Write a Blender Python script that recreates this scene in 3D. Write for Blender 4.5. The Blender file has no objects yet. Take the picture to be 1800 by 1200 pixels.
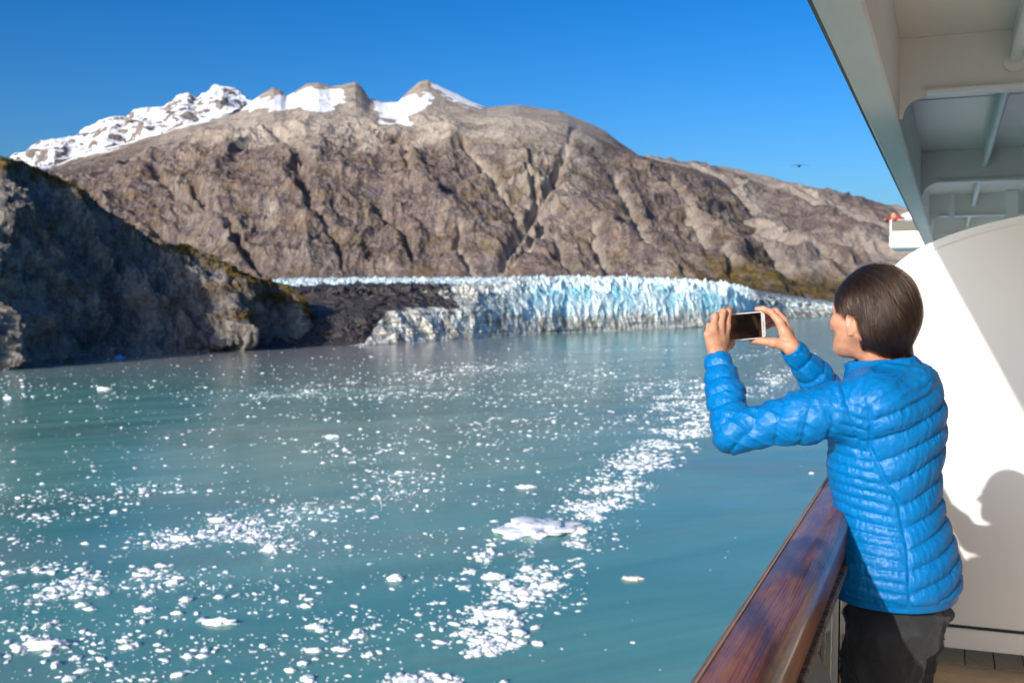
import bpy, math, random
import numpy as np
from mathutils import Vector, Matrix
random.seed(7); rng = np.random.default_rng(11)
SC = bpy.context.scene; COL = SC.collection
R = math.radians

# ------------------------------------------------------------------ camera, world, sun, exposure
CAMZ = 25.0                       # the lens is 25 m above the sea, 1.6 m above the balcony deck
PITCH = math.atan(85/1800)
cam_d = bpy.data.cameras.new('camera'); cam = bpy.data.objects.new('camera', cam_d); COL.objects.link(cam)
cam.location = (0, 0, CAMZ); cam.rotation_euler = (math.pi/2-PITCH, 0, 0)
cam_d.sensor_width = 36; cam_d.lens = 36; cam_d.clip_start = 0.05; cam_d.clip_end = 60000
cam_d.dof.use_dof = True; cam_d.dof.focus_distance = 2.55; cam_d.dof.aperture_fstop = 6.3
SC.camera = cam
SHIP = R(23.03)                   # the ship's heading, to the right of the view
# direction the light travels, in the ship's frame: sideways, ahead, down
sl, ss, sd = .515, 2.50, -1.0
SUNV = Vector((sl*math.cos(SHIP)+ss*math.sin(SHIP), -sl*math.sin(SHIP)+ss*math.cos(SHIP), sd)).normalized()
SUN_EL = math.asin(-SUNV.z); SUN_AZ = math.atan2(-SUNV.x, -SUNV.y)
W = bpy.data.worlds.new('World'); SC.world = W; W.use_nodes = True
nt = W.node_tree; nt.nodes.clear()
sky = nt.nodes.new('ShaderNodeTexSky'); sky.sky_type = 'NISHITA'; sky.sun_disc = False
sky.sun_elevation = SUN_EL; sky.sun_rotation = SUN_AZ
sky.altitude = 0; sky.air_density = 0.97; sky.dust_density = 2.0; sky.ozone_density = 5.1
hsv = nt.nodes.new('ShaderNodeHueSaturation'); hsv.inputs['Saturation'].default_value = 1.16
bg = nt.nodes.new('ShaderNodeBackground'); bg.inputs['Strength'].default_value = 0.063
wo = nt.nodes.new('ShaderNodeOutputWorld')
gam = nt.nodes.new('ShaderNodeGamma'); gam.inputs[1].default_value = 1.4; nt.links.new(sky.outputs[0], gam.inputs[0]); nt.links.new(gam.outputs[0], hsv.inputs['Color']); nt.links.new(hsv.outputs[0], bg.inputs['Color'])
nt.links.new(bg.outputs[0], wo.inputs['Surface'])
sun_d = bpy.data.lights.new('sun', 'SUN'); sun_d.energy = 3.5; sun_d.angle = R(0.53); sun_d.color = (1.0, .93, .83)
sun = bpy.data.objects.new('sun', sun_d); COL.objects.link(sun)
sun.rotation_euler = SUNV.to_track_quat('-Z', 'Y').to_euler()
SC.view_settings.view_transform = 'Standard'; SC.view_settings.look = 'None'
SC.view_settings.gamma = 1; SC.view_settings.use_curve_mapping = False
SC.view_settings.exposure = 0.38
SC.render.engine = 'CYCLES'
SC.cycles.max_bounces = 8; SC.cycles.transparent_max_bounces = 8
SC.cycles.caustics_reflective = True; SC.cycles.blur_glossy = 4.0; SC.cycles.sample_clamp_indirect = 20; SC.cycles.caustics_refractive = False
SC.cycles.use_denoising = True

# ------------------------------------------------------------------ helpers
_cp, _sp = math.cos(PITCH), math.sin(PITCH)
def tn(px, py):                   # view ray of a photo point as (X/Y, Z/Y) slopes
    cx, cy = (px-900)/1800, -(py-600)/1800
    y = _cp+cy*_sp; z = -_sp+cy*_cp
    return cx/y, z/y
def P(px, py, Y):
    a, e = tn(px, py); return np.array((a*Y, Y, CAMZ+e*Y))
def WP(px, py):                   # on the water
    a, e = tn(px, py); Y = -CAMZ/e; return np.array((a*Y, Y, 0.))
def SH(L, s, z=0.):               # ship frame: L inboard, s ahead, z above the lens
    return (L*math.cos(SHIP)+s*math.sin(SHIP), -L*math.sin(SHIP)+s*math.cos(SHIP), CAMZ+z)
SHM = Matrix.Translation((0, 0, CAMZ)) @ Matrix.Rotation(-SHIP, 4, 'Z')
DECK = -1.6

def meta(o, label=None, cat=None, group=None, kind=None):
    if label: o['label'] = label
    if cat: o['category'] = cat
    if group: o['group'] = group
    if kind: o['kind'] = kind
    return o
def mesh_np(name, v, f, mat=None, parent=None, smooth=True):
    me = bpy.data.meshes.new(name); v = np.asarray(v, np.float32); f = np.asarray(f, np.int32)
    k = f.shape[1]
    me.vertices.add(len(v)); me.vertices.foreach_set('co', v.ravel())
    me.loops.add(f.size); me.loops.foreach_set('vertex_index', f.ravel())
    me.polygons.add(len(f)); me.polygons.foreach_set('loop_start', np.arange(0, f.size, k, dtype=np.int32))
    me.polygons.foreach_set('use_smooth', np.full(len(f), smooth))
    me.update(calc_edges=True); me.validate()
    return link(name, me, mat, parent)
def link(name, me, mat=None, parent=None):
    if mat and not me.materials: me.materials.append(mat)
    o = bpy.data.objects.new(name, me); COL.objects.link(o)
    if parent: o.parent = parent
    return o
def empty(name, loc=(0, 0, 0), rz=0):
    o = bpy.data.objects.new(name, None); COL.objects.link(o); o.location = loc; o.rotation_euler.z = rz
    o.empty_display_size = .2; return o
def attr(o, name, vals):
    at = o.data.attributes.new(name, 'FLOAT', 'POINT'); at.data.foreach_set('value', np.asarray(vals, np.float32).ravel())
class MB:
    def __init__(s): s.v = []; s.f = []
    def add(s, v, f):
        n = len(s.v); s.v += [tuple(p) for p in v]; s.f += [tuple(i+n for i in q) for q in f]; return s
    def box(s, a, b, bev=0):
        x0, y0, z0 = a; x1, y1, z1 = b
        if bev <= 0:
            return s.add([(x0,y0,z0),(x1,y0,z0),(x1,y1,z0),(x0,y1,z0),(x0,y0,z1),(x1,y0,z1),(x1,y1,z1),(x0,y1,z1)],
                     [(0,3,2,1),(4,5,6,7),(0,1,5,4),(1,2,6,5),(2,3,7,6),(3,0,4,7)])
        c = bev
        lo = [(x0+c,y0),(x1-c,y0),(x1,y0+c),(x1,y1-c),(x1-c,y1),(x0+c,y1),(x0,y1-c),(x0,y0+c)]
        li = [(min(max(x, x0+c), x1-c), min(max(y, y0+c), y1-c)) for x, y in lo]
        V = [(x,y,z0) for x,y in li]+[(x,y,z0+c) for x,y in lo]+[(x,y,z1-c) for x,y in lo]+[(x,y,z1) for x,y in li]
        F = [tuple(range(7,-1,-1)), tuple(range(24,32))]
        for r in range(3):
            for i in range(8):
                j = (i+1) % 8; F.append((r*8+i, r*8+j, r*8+8+j, r*8+8+i))
        return s.add(V, F)
    def sweep(s, sec, axis0, axis1, closed=True, n=1):   # section (x,z) swept along y from axis0 to axis1
        m = len(sec); V = []
        for k in range(n+1):
            y = axis0+(axis1-axis0)*k/n
            V += [(x, y, z) for x, z in sec]
        F = []
        for k in range(n):
            for i in range(m if closed else m-1):
                j = (i+1) % m; F.append((k*m+i, k*m+j, (k+1)*m+j, (k+1)*m+i))
        if closed: F += [tuple(range(m-1, -1, -1)), tuple(n*m+i for i in range(m))]
        return s.add(V, F)
    def tube(s, pts, rad, seg=10, cap=True):
        pts = [Vector(p) for p in pts]; V = []; F = []
        if not hasattr(rad, '__len__'): rad = [rad]*len(pts)
        up = Vector((0, 0, 1)); d0 = (pts[1]-pts[0]).normalized()
        if abs(d0.z) > .9: up = Vector((1, 0, 0))
        for i, p in enumerate(pts):
            d = (pts[min(i+1, len(pts)-1)]-pts[max(i-1, 0)]).normalized()
            a = d.cross(up).normalized(); b = a.cross(d)
            for k in range(seg):
                t = 2*math.pi*k/seg; V.append(p+(a*math.cos(t)+b*math.sin(t))*rad[i])
        for i in range(len(pts)-1):
            for k in range(seg):
                j = (k+1) % seg; F.append((i*seg+k, i*seg+j, (i+1)*seg+j, (i+1)*seg+k))
        if cap: F += [tuple(range(seg)), tuple((len(pts)-1)*seg+k for k in range(seg-1, -1, -1))]
        return s.add(V, F)
    def build(s, name, mat, parent=None, smooth=False, matrix=None):
        me = bpy.data.meshes.new(name); me.from_pydata(s.v, [], s.f)
        if smooth:
            me.polygons.foreach_set('use_smooth', [True]*len(me.polygons)); me.set_sharp_from_angle(angle=R(35))
        me.update(); o = link(name, me, mat, parent)
        if matrix is not None: o.matrix_world = matrix
        return o
import bmesh
def fix_normals(o):
    bm = bmesh.new(); bm.from_mesh(o.data); bmesh.ops.recalc_face_normals(bm, faces=bm.faces); bm.to_mesh(o.data); bm.free()

# --- noise (vectorised gradient noise, three dimensions)
def _hash(ix, iy, iz, seed):
    h = (ix.astype(np.uint32)*np.uint32(374761393) + iy.astype(np.uint32)*np.uint32(668265263)
         + iz.astype(np.uint32)*np.uint32(2147483647) + np.uint32(seed*1274126177 & 0xffffffff))
    h = (h ^ (h >> np.uint32(13)))*np.uint32(1274126177); h ^= h >> np.uint32(16)
    h = h*np.uint32(2246822519); h ^= h >> np.uint32(15); return h
def noise(x, y, z, seed=0):
    x = np.asarray(x, np.float32); y = np.asarray(y, np.float32)+np.zeros_like(x); z = np.asarray(z, np.float32)+np.zeros_like(x)
    fx, fy, fz = np.floor(x), np.floor(y), np.floor(z)
    ix, iy, iz = fx.astype(np.int64), fy.astype(np.int64), fz.astype(np.int64)
    x, y, z = x-fx, y-fy, z-fz
    u, v, w = x*x*x*(x*(x*6-15)+10), y*y*y*(y*(y*6-15)+10), z*z*z*(z*(z*6-15)+10)
    out = 0
    for dx in (0, 1):
        for dy in (0, 1):
            for dz in (0, 1):
                h = _hash(ix+dx, iy+dy, iz+dz, seed)
                gx = ((h & np.uint32(1023)).astype(np.float32)/511.5-1); gy = (((h >> np.uint32(10)) & np.uint32(1023)).astype(np.float32)/511.5-1)
                gz = (((h >> np.uint32(20)) & np.uint32(1023)).astype(np.float32)/511.5-1)
                g = gx*(x-dx)+gy*(y-dy)+gz*(z-dz)
                out = out + g*(u if dx else 1-u)*(v if dy else 1-v)*(w if dz else 1-w)
    return out*1.6
def fbm(x, y, z, oct=5, seed=0, gain=.5, lac=2.03):
    s = 0; a = 1; t = 0
    for i in range(oct):
        s = s+a*noise(x, y, z, seed+i*17); t += a; a *= gain; x = x*lac+3.1; y = y*lac+1.7; z = z*lac-2.3
    return s/t*1.5
def ridged(x, y, z, oct=6, seed=0, gain=.52, lac=2.07):
    s = 0; a = 1; t = 0; prev = 1
    for i in range(oct):
        n = 1-np.abs(noise(x, y, z, seed+i*31))*1.9; n = np.clip(n, 0, 1)**2
        s = s+a*n*prev; prev = np.clip(n*1.6, 0, 1); t += a; a *= gain; x = x*lac+5.2; y = y*lac-1.3; z = z*lac+2.9
    return s/t
def sstep(a, b, x):
    t = np.clip((x-a)/(b-a), 0, 1); return t*t*(3-2*t)
def grid_faces(nr, nc, flip=False):
    i = np.arange(nr-1)[:, None]*nc+np.arange(nc-1)[None]; i = i.ravel()
    q = np.stack([i, i+1, i+nc+1, i+nc], 1)
    return q[:, ::-1] if flip else q
def grid_normals(X):
    du = np.gradient(X, axis=1); dv = np.gradient(X, axis=0); n = np.cross(du, dv)
    return n/np.maximum(np.linalg.norm(n, axis=2, keepdims=True), 1e-9)

# --- materials
def mat(name, col=(.5, .5, .5), rough=.6, spec=.5, metal=0, coat=0, **kw):
    m = bpy.data.materials.new(name); m.use_nodes = True
    b = m.node_tree.nodes['Principled BSDF']
    b.inputs['Base Color'].default_value = (*col, 1); b.inputs['Roughness'].default_value = rough
    b.inputs['Specular IOR Level'].default_value = spec; b.inputs['Metallic'].default_value = metal
    b.inputs['Coat Weight'].default_value = coat
    for k, v in kw.items(): b.inputs[k.replace('_', ' ')].default_value = v
    return m
class G:
    """tiny node-graph builder"""
    def __init__(s, m): s.m = m; s.t = m.node_tree; s.b = s.t.nodes['Principled BSDF']; s.out = s.t.nodes['Material Output']
    def n(s, typ, **kw):
        nd = s.t.nodes.new('ShaderNode'+typ)
        for k, v in kw.items():
            if k in nd.inputs.keys() if isinstance(k, str) else False: pass
            setattr(nd, k, v)
        return nd
    def l(s, a, b): s.t.links.new(a, b)
    def set(s, sock, v):
        if isinstance(v, bpy.types.NodeSocket): s.l(v, sock)
        elif isinstance(v, tuple) and sock.type == 'RGBA' and len(v) == 3: sock.default_value = (*v, 1)
        else: sock.default_value = v
    def pos(s): return s.n('NewGeometry').outputs['Position']
    def obj(s): return s.n('TexCoord').outputs['Object']
    def map(s, v, scale=(1, 1, 1), rot=(0, 0, 0), loc=(0, 0, 0)):
        m = s.n('Mapping'); s.l(v, m.inputs['Vector']); m.inputs['Scale'].default_value = scale
        m.inputs['Rotation'].default_value = rot; m.inputs['Location'].default_value = loc; return m.outputs[0]
    def noise(s, v, scale, detail=5, rough=.55, dist=0, ridged=False):
        n = s.n('TexNoise'); s.l(v, n.inputs['Vector']); n.inputs['Scale'].default_value = scale
        if ridged: n.noise_type = 'RIDGED_MULTIFRACTAL'
        n.inputs['Detail'].default_value = detail; n.inputs['Roughness'].default_value = rough; n.inputs['Distortion'].default_value = dist
        return n.outputs['Fac']
    def vor(s, v, scale, feature='F1', out='Distance', rand=1):
        n = s.n('TexVoronoi'); s.l(v, n.inputs['Vector']); n.feature = feature; n.inputs['Scale'].default_value = scale
        n.inputs['Randomness'].default_value = rand; return n.outputs[out]
    def ramp(s, f, stops):
        r = s.n('ValToRGB'); s.l(f, r.inputs[0]); e = r.color_ramp.elements
        while len(e) < len(stops): e.new(.5)
        for i, (p, c) in enumerate(stops):
            e[i].position = p; e[i].color = (*c, 1) if isinstance(c, tuple) else (c, c, c, 1)
        return r.outputs[0]
    def mr(s, f, a, b, c=0., d=1., smooth=False):
        r = s.n('MapRange'); s.set(r.inputs[0], f)
        if smooth: r.interpolation_type = 'SMOOTHSTEP'
        for i, v in enumerate((a, b, c, d)): r.inputs[i+1].default_value = v
        return r.outputs[0]
    def math(s, op, a, b=0.):
        m = s.n('Math'); m.operation = op; s.set(m.inputs[0], a); s.set(m.inputs[1], b); return m.outputs[0]
    def mix(s, f, a, b, mode='MIX'):
        m = s.n('Mix'); m.data_type = 'RGBA'; m.blend_type = mode
        s.set(m.inputs[0], f); s.set(m.inputs[6], a); s.set(m.inputs[7], b); return m.outputs[2]
    def attr(s, name):
        a = s.n('Attribute'); a.attribute_name = name; return a.outputs['Fac']
    def sep(s, v):
        m = s.n('SeparateXYZ'); s.l(v, m.inputs[0]); return m.outputs
    def bump(s, h, dist=.1, strength=1., normal=None):
        b = s.n('Bump'); s.l(h, b.inputs['Height']); b.inputs['Distance'].default_value = dist; b.inputs['Strength'].default_value = strength
        if normal is not None: s.l(normal, b.inputs['Normal'])
        return b.outputs[0]
    def base(s, c): s.set(s.b.inputs['Base Color'], c)
    def rough(s, c): s.set(s.b.inputs['Roughness'], c)
    def normal(s, c): s.l(c, s.b.inputs['Normal'])

# ------------------------------------------------------------------ terrain
def terrain(name, a0, a1, na, lines, rows, mt, disp, pre=None, attrs=None):
    """lines: control lines, each a list of (px, py, Y) from near to far; the surface runs through them."""
    A = np.linspace(a0, a1, na); E = []; YY = []
    for ln in lines:
        q = np.array([(*tn(x, y), Y) for x, y, Y in ln]); o = np.argsort(q[:, 0]); q = q[o]
        e_ = np.interp(A, q[:, 0], q[:, 1]); y_ = np.interp(A, q[:, 0], q[:, 2])
        YY.append(y_); E.append(CAMZ+e_*y_)
    E = np.array(E); YY = np.array(YY)
    k = max(3, na//150)
    ker = np.hanning(k+2)[1:-1]; ker /= ker.sum()
    for arr in (YY,):
        for i in range(len(arr)): arr[i] = np.convolve(np.pad(arr[i], k, mode='edge'), ker, 'same')[k:-k]
    prm = [0]
    for i, n in enumerate(rows): prm += list(i+np.arange(1, n+1)/n)
    prm = np.array(prm); T = np.zeros((len(prm), na, 3)); i0 = np.minimum(prm.astype(int), len(rows)-1); t = (prm-i0)[:, None]
    Y = YY[i0]*(1-t)+YY[i0+1]*t
    Z = E[i0]*(1-t)+E[i0+1]*t
    # soften the kinks between control lines
    for _ in range(6): 
        Z[1:-1] = .5*Z[1:-1]+.25*(Z[:-2]+Z[2:])
    T[..., 1] = Y; T[..., 0] = A[None]*Y; T[..., 2] = Z
    if pre is not None: T = pre(T, A, prm)
    N = grid_normals(T); 
    if N[..., 2].mean() < 0: N = -N; flip = True
    else: flip = False
    D, extra = disp(T, N, A[None]+0*Y, prm[:, None]+0*Y)
    T2 = T+D
    o = mesh_np(name, T2.reshape(-1, 3), grid_faces(*T.shape[:2], flip=flip), mt)
    for kx, vx in extra.items(): attr(o, kx, vx)
    return o, T2
def pxy(T):                      # photo coordinates of world points (for placing snow, moss and debris on the land)
    X, Y, Z = T[..., 0], T[..., 1], T[..., 2]-CAMZ
    d = Y*_cp-Z*_sp; u = Y*_sp+Z*_cp
    return 900+1800*X/d, 600-1800*u/d

def rock_material(name, stops, scale, bump_d, tan=None, moss=None, strata=False):
    m = mat(name, rough=.92, spec=.25); g = G(m); p = g.pos()
    n1 = g.noise(p, scale, 8, .62, .6); c = g.ramp(n1, stops)
    pn = g.map(p, (1, 1, .35))
    n2 = g.noise(pn, scale*6, 6, .65, .3); c = g.mix(g.mr(n2, .38, .62, 0, .62), c, (.050, .043, .042), 'MIX')
    n5 = g.noise(g.map(p, (1, 1, .6), loc=(1, 5, 2)), scale*16, 5, .7, .4); c = g.mix(g.mr(n5, .46, .62, 0, .5), c, (.40, .33, .265))
    n3 = g.noise(g.map(p, (1, 1, 2.2), loc=(7, 3, 1)), scale*2.4, 6, .6, 1.2)
    c = g.mix(g.mr(n3, .54, .68, 0, .55), c, tan or (.36, .29, .22))
    n6 = g.noise(g.map(p, (1, .25, .14), rot=(0, .35, 0)), scale*7, 5, .65, .5); c = g.mix(g.mr(n6, .50, .60, 0, .6), c, (.055, .045, .048)); c = g.mix(g.mr(n6, .42, .36, 0, .4), c, (.37, .31, .255))
    n7 = g.noise(g.map(p, (1, 1, 1.6), loc=(4, 9, 2)), scale*1.7, 4, .6, 1.); c = g.mix(g.mr(n7, .52, .68, 0, .35), c, (.27, .165, .105)); c = g.mix(g.mr(n7, .47, .36, 0, .6), c, (.115, .090, .105))
    if moss:
        n4 = g.noise(p, scale*3.1, 7, .65)
        f = g.math('MULTIPLY', g.attr('moss'), g.mr(n4, .34, .52))
        c2 = g.mix(g.mr(g.noise(p, scale*9, 4), .42, .6), moss[0], moss[1]); c = g.mix(f, c, c2)
    f = g.attr('pale'); c = g.mix(g.math('MULTIPLY', f, .85), c, g.mix(g.mr(n2, .35, .65), (.52, .45, .365), (.34, .285, .235)))
    sn = g.math('ADD', g.attr('snow'), g.mr(g.noise(p, scale*8, 6, .7), .3, .7, -.28, .28))
    c = g.mix(g.mr(sn, .47, .53), c, (.90, .91, .93)); g.base(c)
    h = g.math('ADD', g.math('MULTIPLY', g.noise(pn, scale*7, 8, .68, .5), 1.), g.math('MULTIPLY', g.vor(pn, scale*9, 'DISTANCE_TO_EDGE'), .4))
    g.normal(g.bump(h, bump_d, .9)); return m

M_mtn = rock_material('mountain rock', [(.28, (.105, .072, .082)), (.42, (.150, .108, .105)), (.50, (.200, .145, .118)), (.60, (.20, .160, .142)), (.72, (.33, .25, .195))], .012, 7.,
                      moss=((.075, .065, .022), (.17, .095, .022)))
M_far = rock_material('far mountain rock', [(.3, (.10, .09, .09)), (.7, (.26, .24, .23))], .006, 12., moss=((.1, .08, .03), (.1, .08, .03)))
M_cliff = rock_material('cliff rock', [(.28, (.060, .070, .084)), (.45, (.15, .165, .182)), (.6, (.25, .245, .235)), (.75, (.42, .38, .32))], .075, 1.7,
                      tan=(.30, .27, .225), moss=((.050, .055, .018), (.22, .115, .020)))

# main mountain: foot at the glacier, buttress line, shoulder, crest and back
crest = [(-260,300),(0,292),(60,292),(100,290),(150,268),(215,252),(270,238),(330,216),(380,208),(420,196),(442,178),(462,163),(480,153),(494,158),(503,168),(520,160),(540,147),(560,144),(580,151),(600,149),(625,143),(636,152),(650,172),(672,180),(700,178),(718,158),(738,142),(752,140),(772,150),(800,164),(830,178),(856,189),(880,186),(912,184),(950,190),(984,194),(1010,205),(1040,218),(1062,228),(1090,250),(1125,274),(1160,283),(1220,296),(1262,312),(1300,345),(1340,385),(1400,450),(1460,505),(1600,560)]
should = [(-260,315),(0,310),(100,305),(200,292),(330,250),(450,222),(560,212),(640,216),(720,226),(800,214),(900,205),(1000,222),(1080,262),(1140,290),(1230,318),(1300,372),(1400,462),(1460,512),(1600,566)]
mid = [(-260,400),(0,390),(200,370),(400,340),(600,330),(800,330),(900,340),(1000,350),(1100,372),(1200,400),(1300,440),(1400,490),(1460,520),(1600,570)]
foot = [(-260,505),(0,500),(500,496),(900,492),(1100,496),(1300,510),(1400,525),(1460,535),(1600,575)]
below = [(x, y+16) for x, y in foot]
L5 = [[(x, y, 1450) for x, y in below], [(x, y, 1500) for x, y in foot], [(x, y, 1850) for x, y in mid], [(x, y, 2250) for x, y in should],
      [(x, y, 2750) for x, y in crest], [(x, y+70, 3300) for x, y in crest]]
snow_poly = [ (40,300),(140,262),(230,236),(300,222),(345,205),(420,185),(440,170),(462,172),(500,168),(545,152),(600,160),(610,172),(585,190),(560,200),(520,190),(470,192),(430,196),(385,206),(330,222),(250,240),(200,262),(150,275),(90,292)]
snow_poly2 = [(648,165),(672,179),(700,177),(730,168),(758,160),(762,172),(752,186),(735,196),(712,204),(732,216),(716,224),(690,218),(668,210),(664,196),(655,188)]
snow_poly3 = [(748,142),(800,163),(852,186),(822,188),(800,176),(775,162)]
def inpoly(px, py, poly):
    poly = np.array(poly, float); c = np.zeros(px.shape, bool); j = len(poly)-1
    for i in range(len(poly)):
        xi, yi = poly[i]; xj, yj = poly[j]
        m = ((yi > py) != (yj > py)) & (px < (xj-xi)*(py-yi)/(yj-yi+1e-9)+xi); c ^= m; j = i
    return c
gullies = [([(1010,225),(985,290),(945,360),(905,420),(872,492)], 7, 26), ([(930,300),(945,350),(960,380),(930,420),(880,480)], 6, 22), ([(1085,310),(1110,360),(1150,420),(1185,470),(1215,495)], 7, 26),
           ([(345,345),(375,375),(405,400),(425,440),(455,480)], 8, 26), ([(520,290),(535,330),(545,370)], 7, 18), ([(660,350),(690,385),(712,400),(725,440)], 6, 20), ([(700,240),(715,275),(720,300)], 8, 22),
           ([(820,250),(870,300),(900,350),(915,400)], 6, 20), ([(560,380),(590,420),(600,470)], 5, 14), ([(800,400),(810,440),(835,490)], 5, 16), ([(480,225),(520,265),(530,290)], 8, 20),
           ([(1040,400),(1060,450),(1075,490)], 6, 18), ([(985,420),(1000,460),(1010,490)], 5, 14), ([(1180,320),(1230,400),(1290,470)], 7, 18), ([(250,280),(300,330),(345,370)], 7, 14), ([(270,390),(300,405),(340,440)], 9, 22)]
def d_mtn(T, N, A, v):
    X, Y, Z = T[..., 0], T[..., 1], T[..., 2]
    wx = fbm(X/300, Y/300, Z/300, 3, 5)*60; wz = fbm(X/260+9, Y/300, Z/260, 3, 6)*40
    g1 = ridged((X+wx+.45*Z)/230, Y/900, (Z+wz)/600, 5, 3)
    g2 = ridged((X+wx*.6-.25*Z)/85+4, Y/320, (Z+wz)/210, 5, 13)
    g3 = ridged((X+wx)/36, Y/90, Z/48, 4, 23)
    f = fbm(X/120, Y/120, Z/60, 6, 33, .55)
    dpx, dpy = pxy(T); dome = sstep(780, 880, dpx)*sstep(300, 240, dpy-(dpx-960)*.12)*sstep(1180, 1080, dpx)
    amp = (1-.68*dome)*sstep(0.9, 1.3, v)*(1-.62*sstep(2.8, 3.3, v))*(1-sstep(4., 4.2, v)*.6)
    cr = sstep(3.35, 3.95, v)
    d = 44*(g1-.33)*(1-cr*.9)+8*(g2-.33)*(1-cr*.75)+6*(g3-.33)*(1-cr*.5)+13*f*(1-cr*.6)
    d = d+4*fbm(X/26, Y/40, Z/16, 5, 35, .6)
    gpx, gpy = pxy(T); gw = fbm(X/50, Y/50, Z/50, 3, 38)*10; gpx = gpx+gw; gul = 0*gpx
    for poly, wd, dp in gullies:
        dd_ = np.full(gpx.shape, 1e9)
        for (x0, y0), (x1, y1) in zip(poly[:-1], poly[1:]):
            t_ = np.clip(((gpx-x0)*(x1-x0)+(gpy-y0)*(y1-y0))/((x1-x0)**2+(y1-y0)**2), 0, 1); dd_ = np.minimum(dd_, np.hypot(gpx-x0-t_*(x1-x0), gpy-y0-t_*(y1-y0)))
        gul = np.maximum(gul, dp*np.exp(-(dd_/wd)**2))
    d = d-gul*.85
    terr = np.abs(((Z+wz*.5+X*.05)/58) % 1-.5)*2; d = d+terr**3*7*(1-cr)
    D = N*(d*amp)[..., None]
    T2 = T+D; px, py = pxy(T2)
    jx = px+fbm(X/60, Y/60, Z/60, 4, 51)*14; jy = py+fbm(X/60+7, Y/60, Z/60, 4, 52)*9
    sn = np.zeros_like(px)
    for po in (snow_poly, snow_poly2, snow_poly3): sn[inpoly(jx, jy, po)] = 1
    for _ in range(2):
        sn[1:-1, 1:-1] = (sn[1:-1, 1:-1]*2+sn[:-2, 1:-1]+sn[2:, 1:-1]+sn[1:-1, :-2]+sn[1:-1, 2:])/6
    sn *= (v > 2.7)
    N2 = grid_normals(T2); nz = np.abs(N2[..., 2]); sn *= sstep(.42, .62, nz)*.5+.5
    # pale, ice-scoured upper rock; moss and brush on the ledges and low on the right
    pale = sstep(285, 215, py+fbm(X/90, Y/90, Z/90, 4, 60)*50)*1.0
    pale = np.maximum(pale, np.clip(gul/18, 0, 1)*(px > 780)*.9)
    pale = np.maximum(pale, sstep(.35, .8, fbm(X/70+(Z/90), Y/200, Z/200, 4, 61))*.6)
    lobe = np.exp(-(((px-955)/75)**2+((py-300-(px-955)*.2)/110)**2))*.75*sstep(-.2, .3, fbm(X/40, Y/40, Z/90, 3, 66)); pale = np.maximum(pale, lobe)
    moss = sstep(1.25, .2, (520-py)/80)*sstep(1120, 1300, px)*1.3+sstep(-.05, .5, fbm(X/80, Y/80, Z/22, 4, 62))*.5
    return D, dict(snow=sn, pale=np.clip(pale*(1-moss*.7), 0, 1), moss=np.clip(moss, 0, 1))
o_mtn, _ = terrain('mountain', tn(-160, 500)[0], tn(1600, 500)[0], 1150, L5, [6, 120, 130, 90, 14], M_mtn, d_mtn)
meta(o_mtn, 'brown rocky mountain with snow on its peaks behind the glacier', None, None, 'structure')

# lighter ridge to the right, behind
rc = [(1000,330),(1100,290),(1135,275),(1200,281),(1240,287),(1262,296),(1320,304),(1350,312),(1400,320),(1440,328),(1480,338),(1520,348),(1560,358),(1640,372),(1800,420),(2100,470)]
rm = [(1000,400),(1135,380),(1250,385),(1350,395),(1450,410),(1560,420),(1800,460),(2100,490)]
rf = [(1000,512),(1300,512),(1400,525),(1460,533),(1560,538),(1800,535),(2100,530)]
L = [[(x, y+25, 1500) for x, y in rf], [(x, y, 1640) for x, y in rf], [(x, y, 2350) for x, y in rm], [(x, y, 3050) for x, y in rc], [(x, y+40, 3700) for x, y in rc]]
def d_right(T, N, A, v):
    X, Y, Z = T[..., 0], T[..., 1], T[..., 2]
    wx = fbm(X/300, Y/300, Z/300, 3, 75)*70
    g1 = ridged((X+wx+.7*Z)/260, Y/1100, Z/500, 5, 73); g2 = ridged((X+wx)/85, Y/260, Z/160, 5, 77); f = fbm(X/120, Y/120, Z/60, 6, 79, .55)
    amp = sstep(.9, 1.3, v)*(1-.4*sstep(2.6, 3, v))
    D = N*((55*(g1-.33)*(1-sstep(2.4, 3, v)*.8)+22*(g2-.3)+22*f*(1-sstep(2.4, 3, v)*.6))*amp)[..., None]
    px, py = pxy(T+D)
    moss = sstep(455, 500, py+fbm(X/90, Y/90, Z/90, 4, 81)*30)
    pale = sstep(.0, .6, fbm(X/140+Z/200, Y/400, Z/300, 4, 82)+.45)*.8*(1-moss)
    return D, dict(snow=np.zeros_like(px)+sstep(.5, .8, fbm(X/30, Y/30, Z/30, 3, 88))*.35*(v > 2.8), pale=pale, moss=moss)
o_r, _ = terrain('mountain_ridge', tn(1000, 500)[0], tn(2100, 500)[0], 520, L, [4, 90, 100, 8], M_mtn, d_right)
meta(o_r, 'paler mountain ridge sloping down behind the right end of the glacier', None, None, 'structure')

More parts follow.
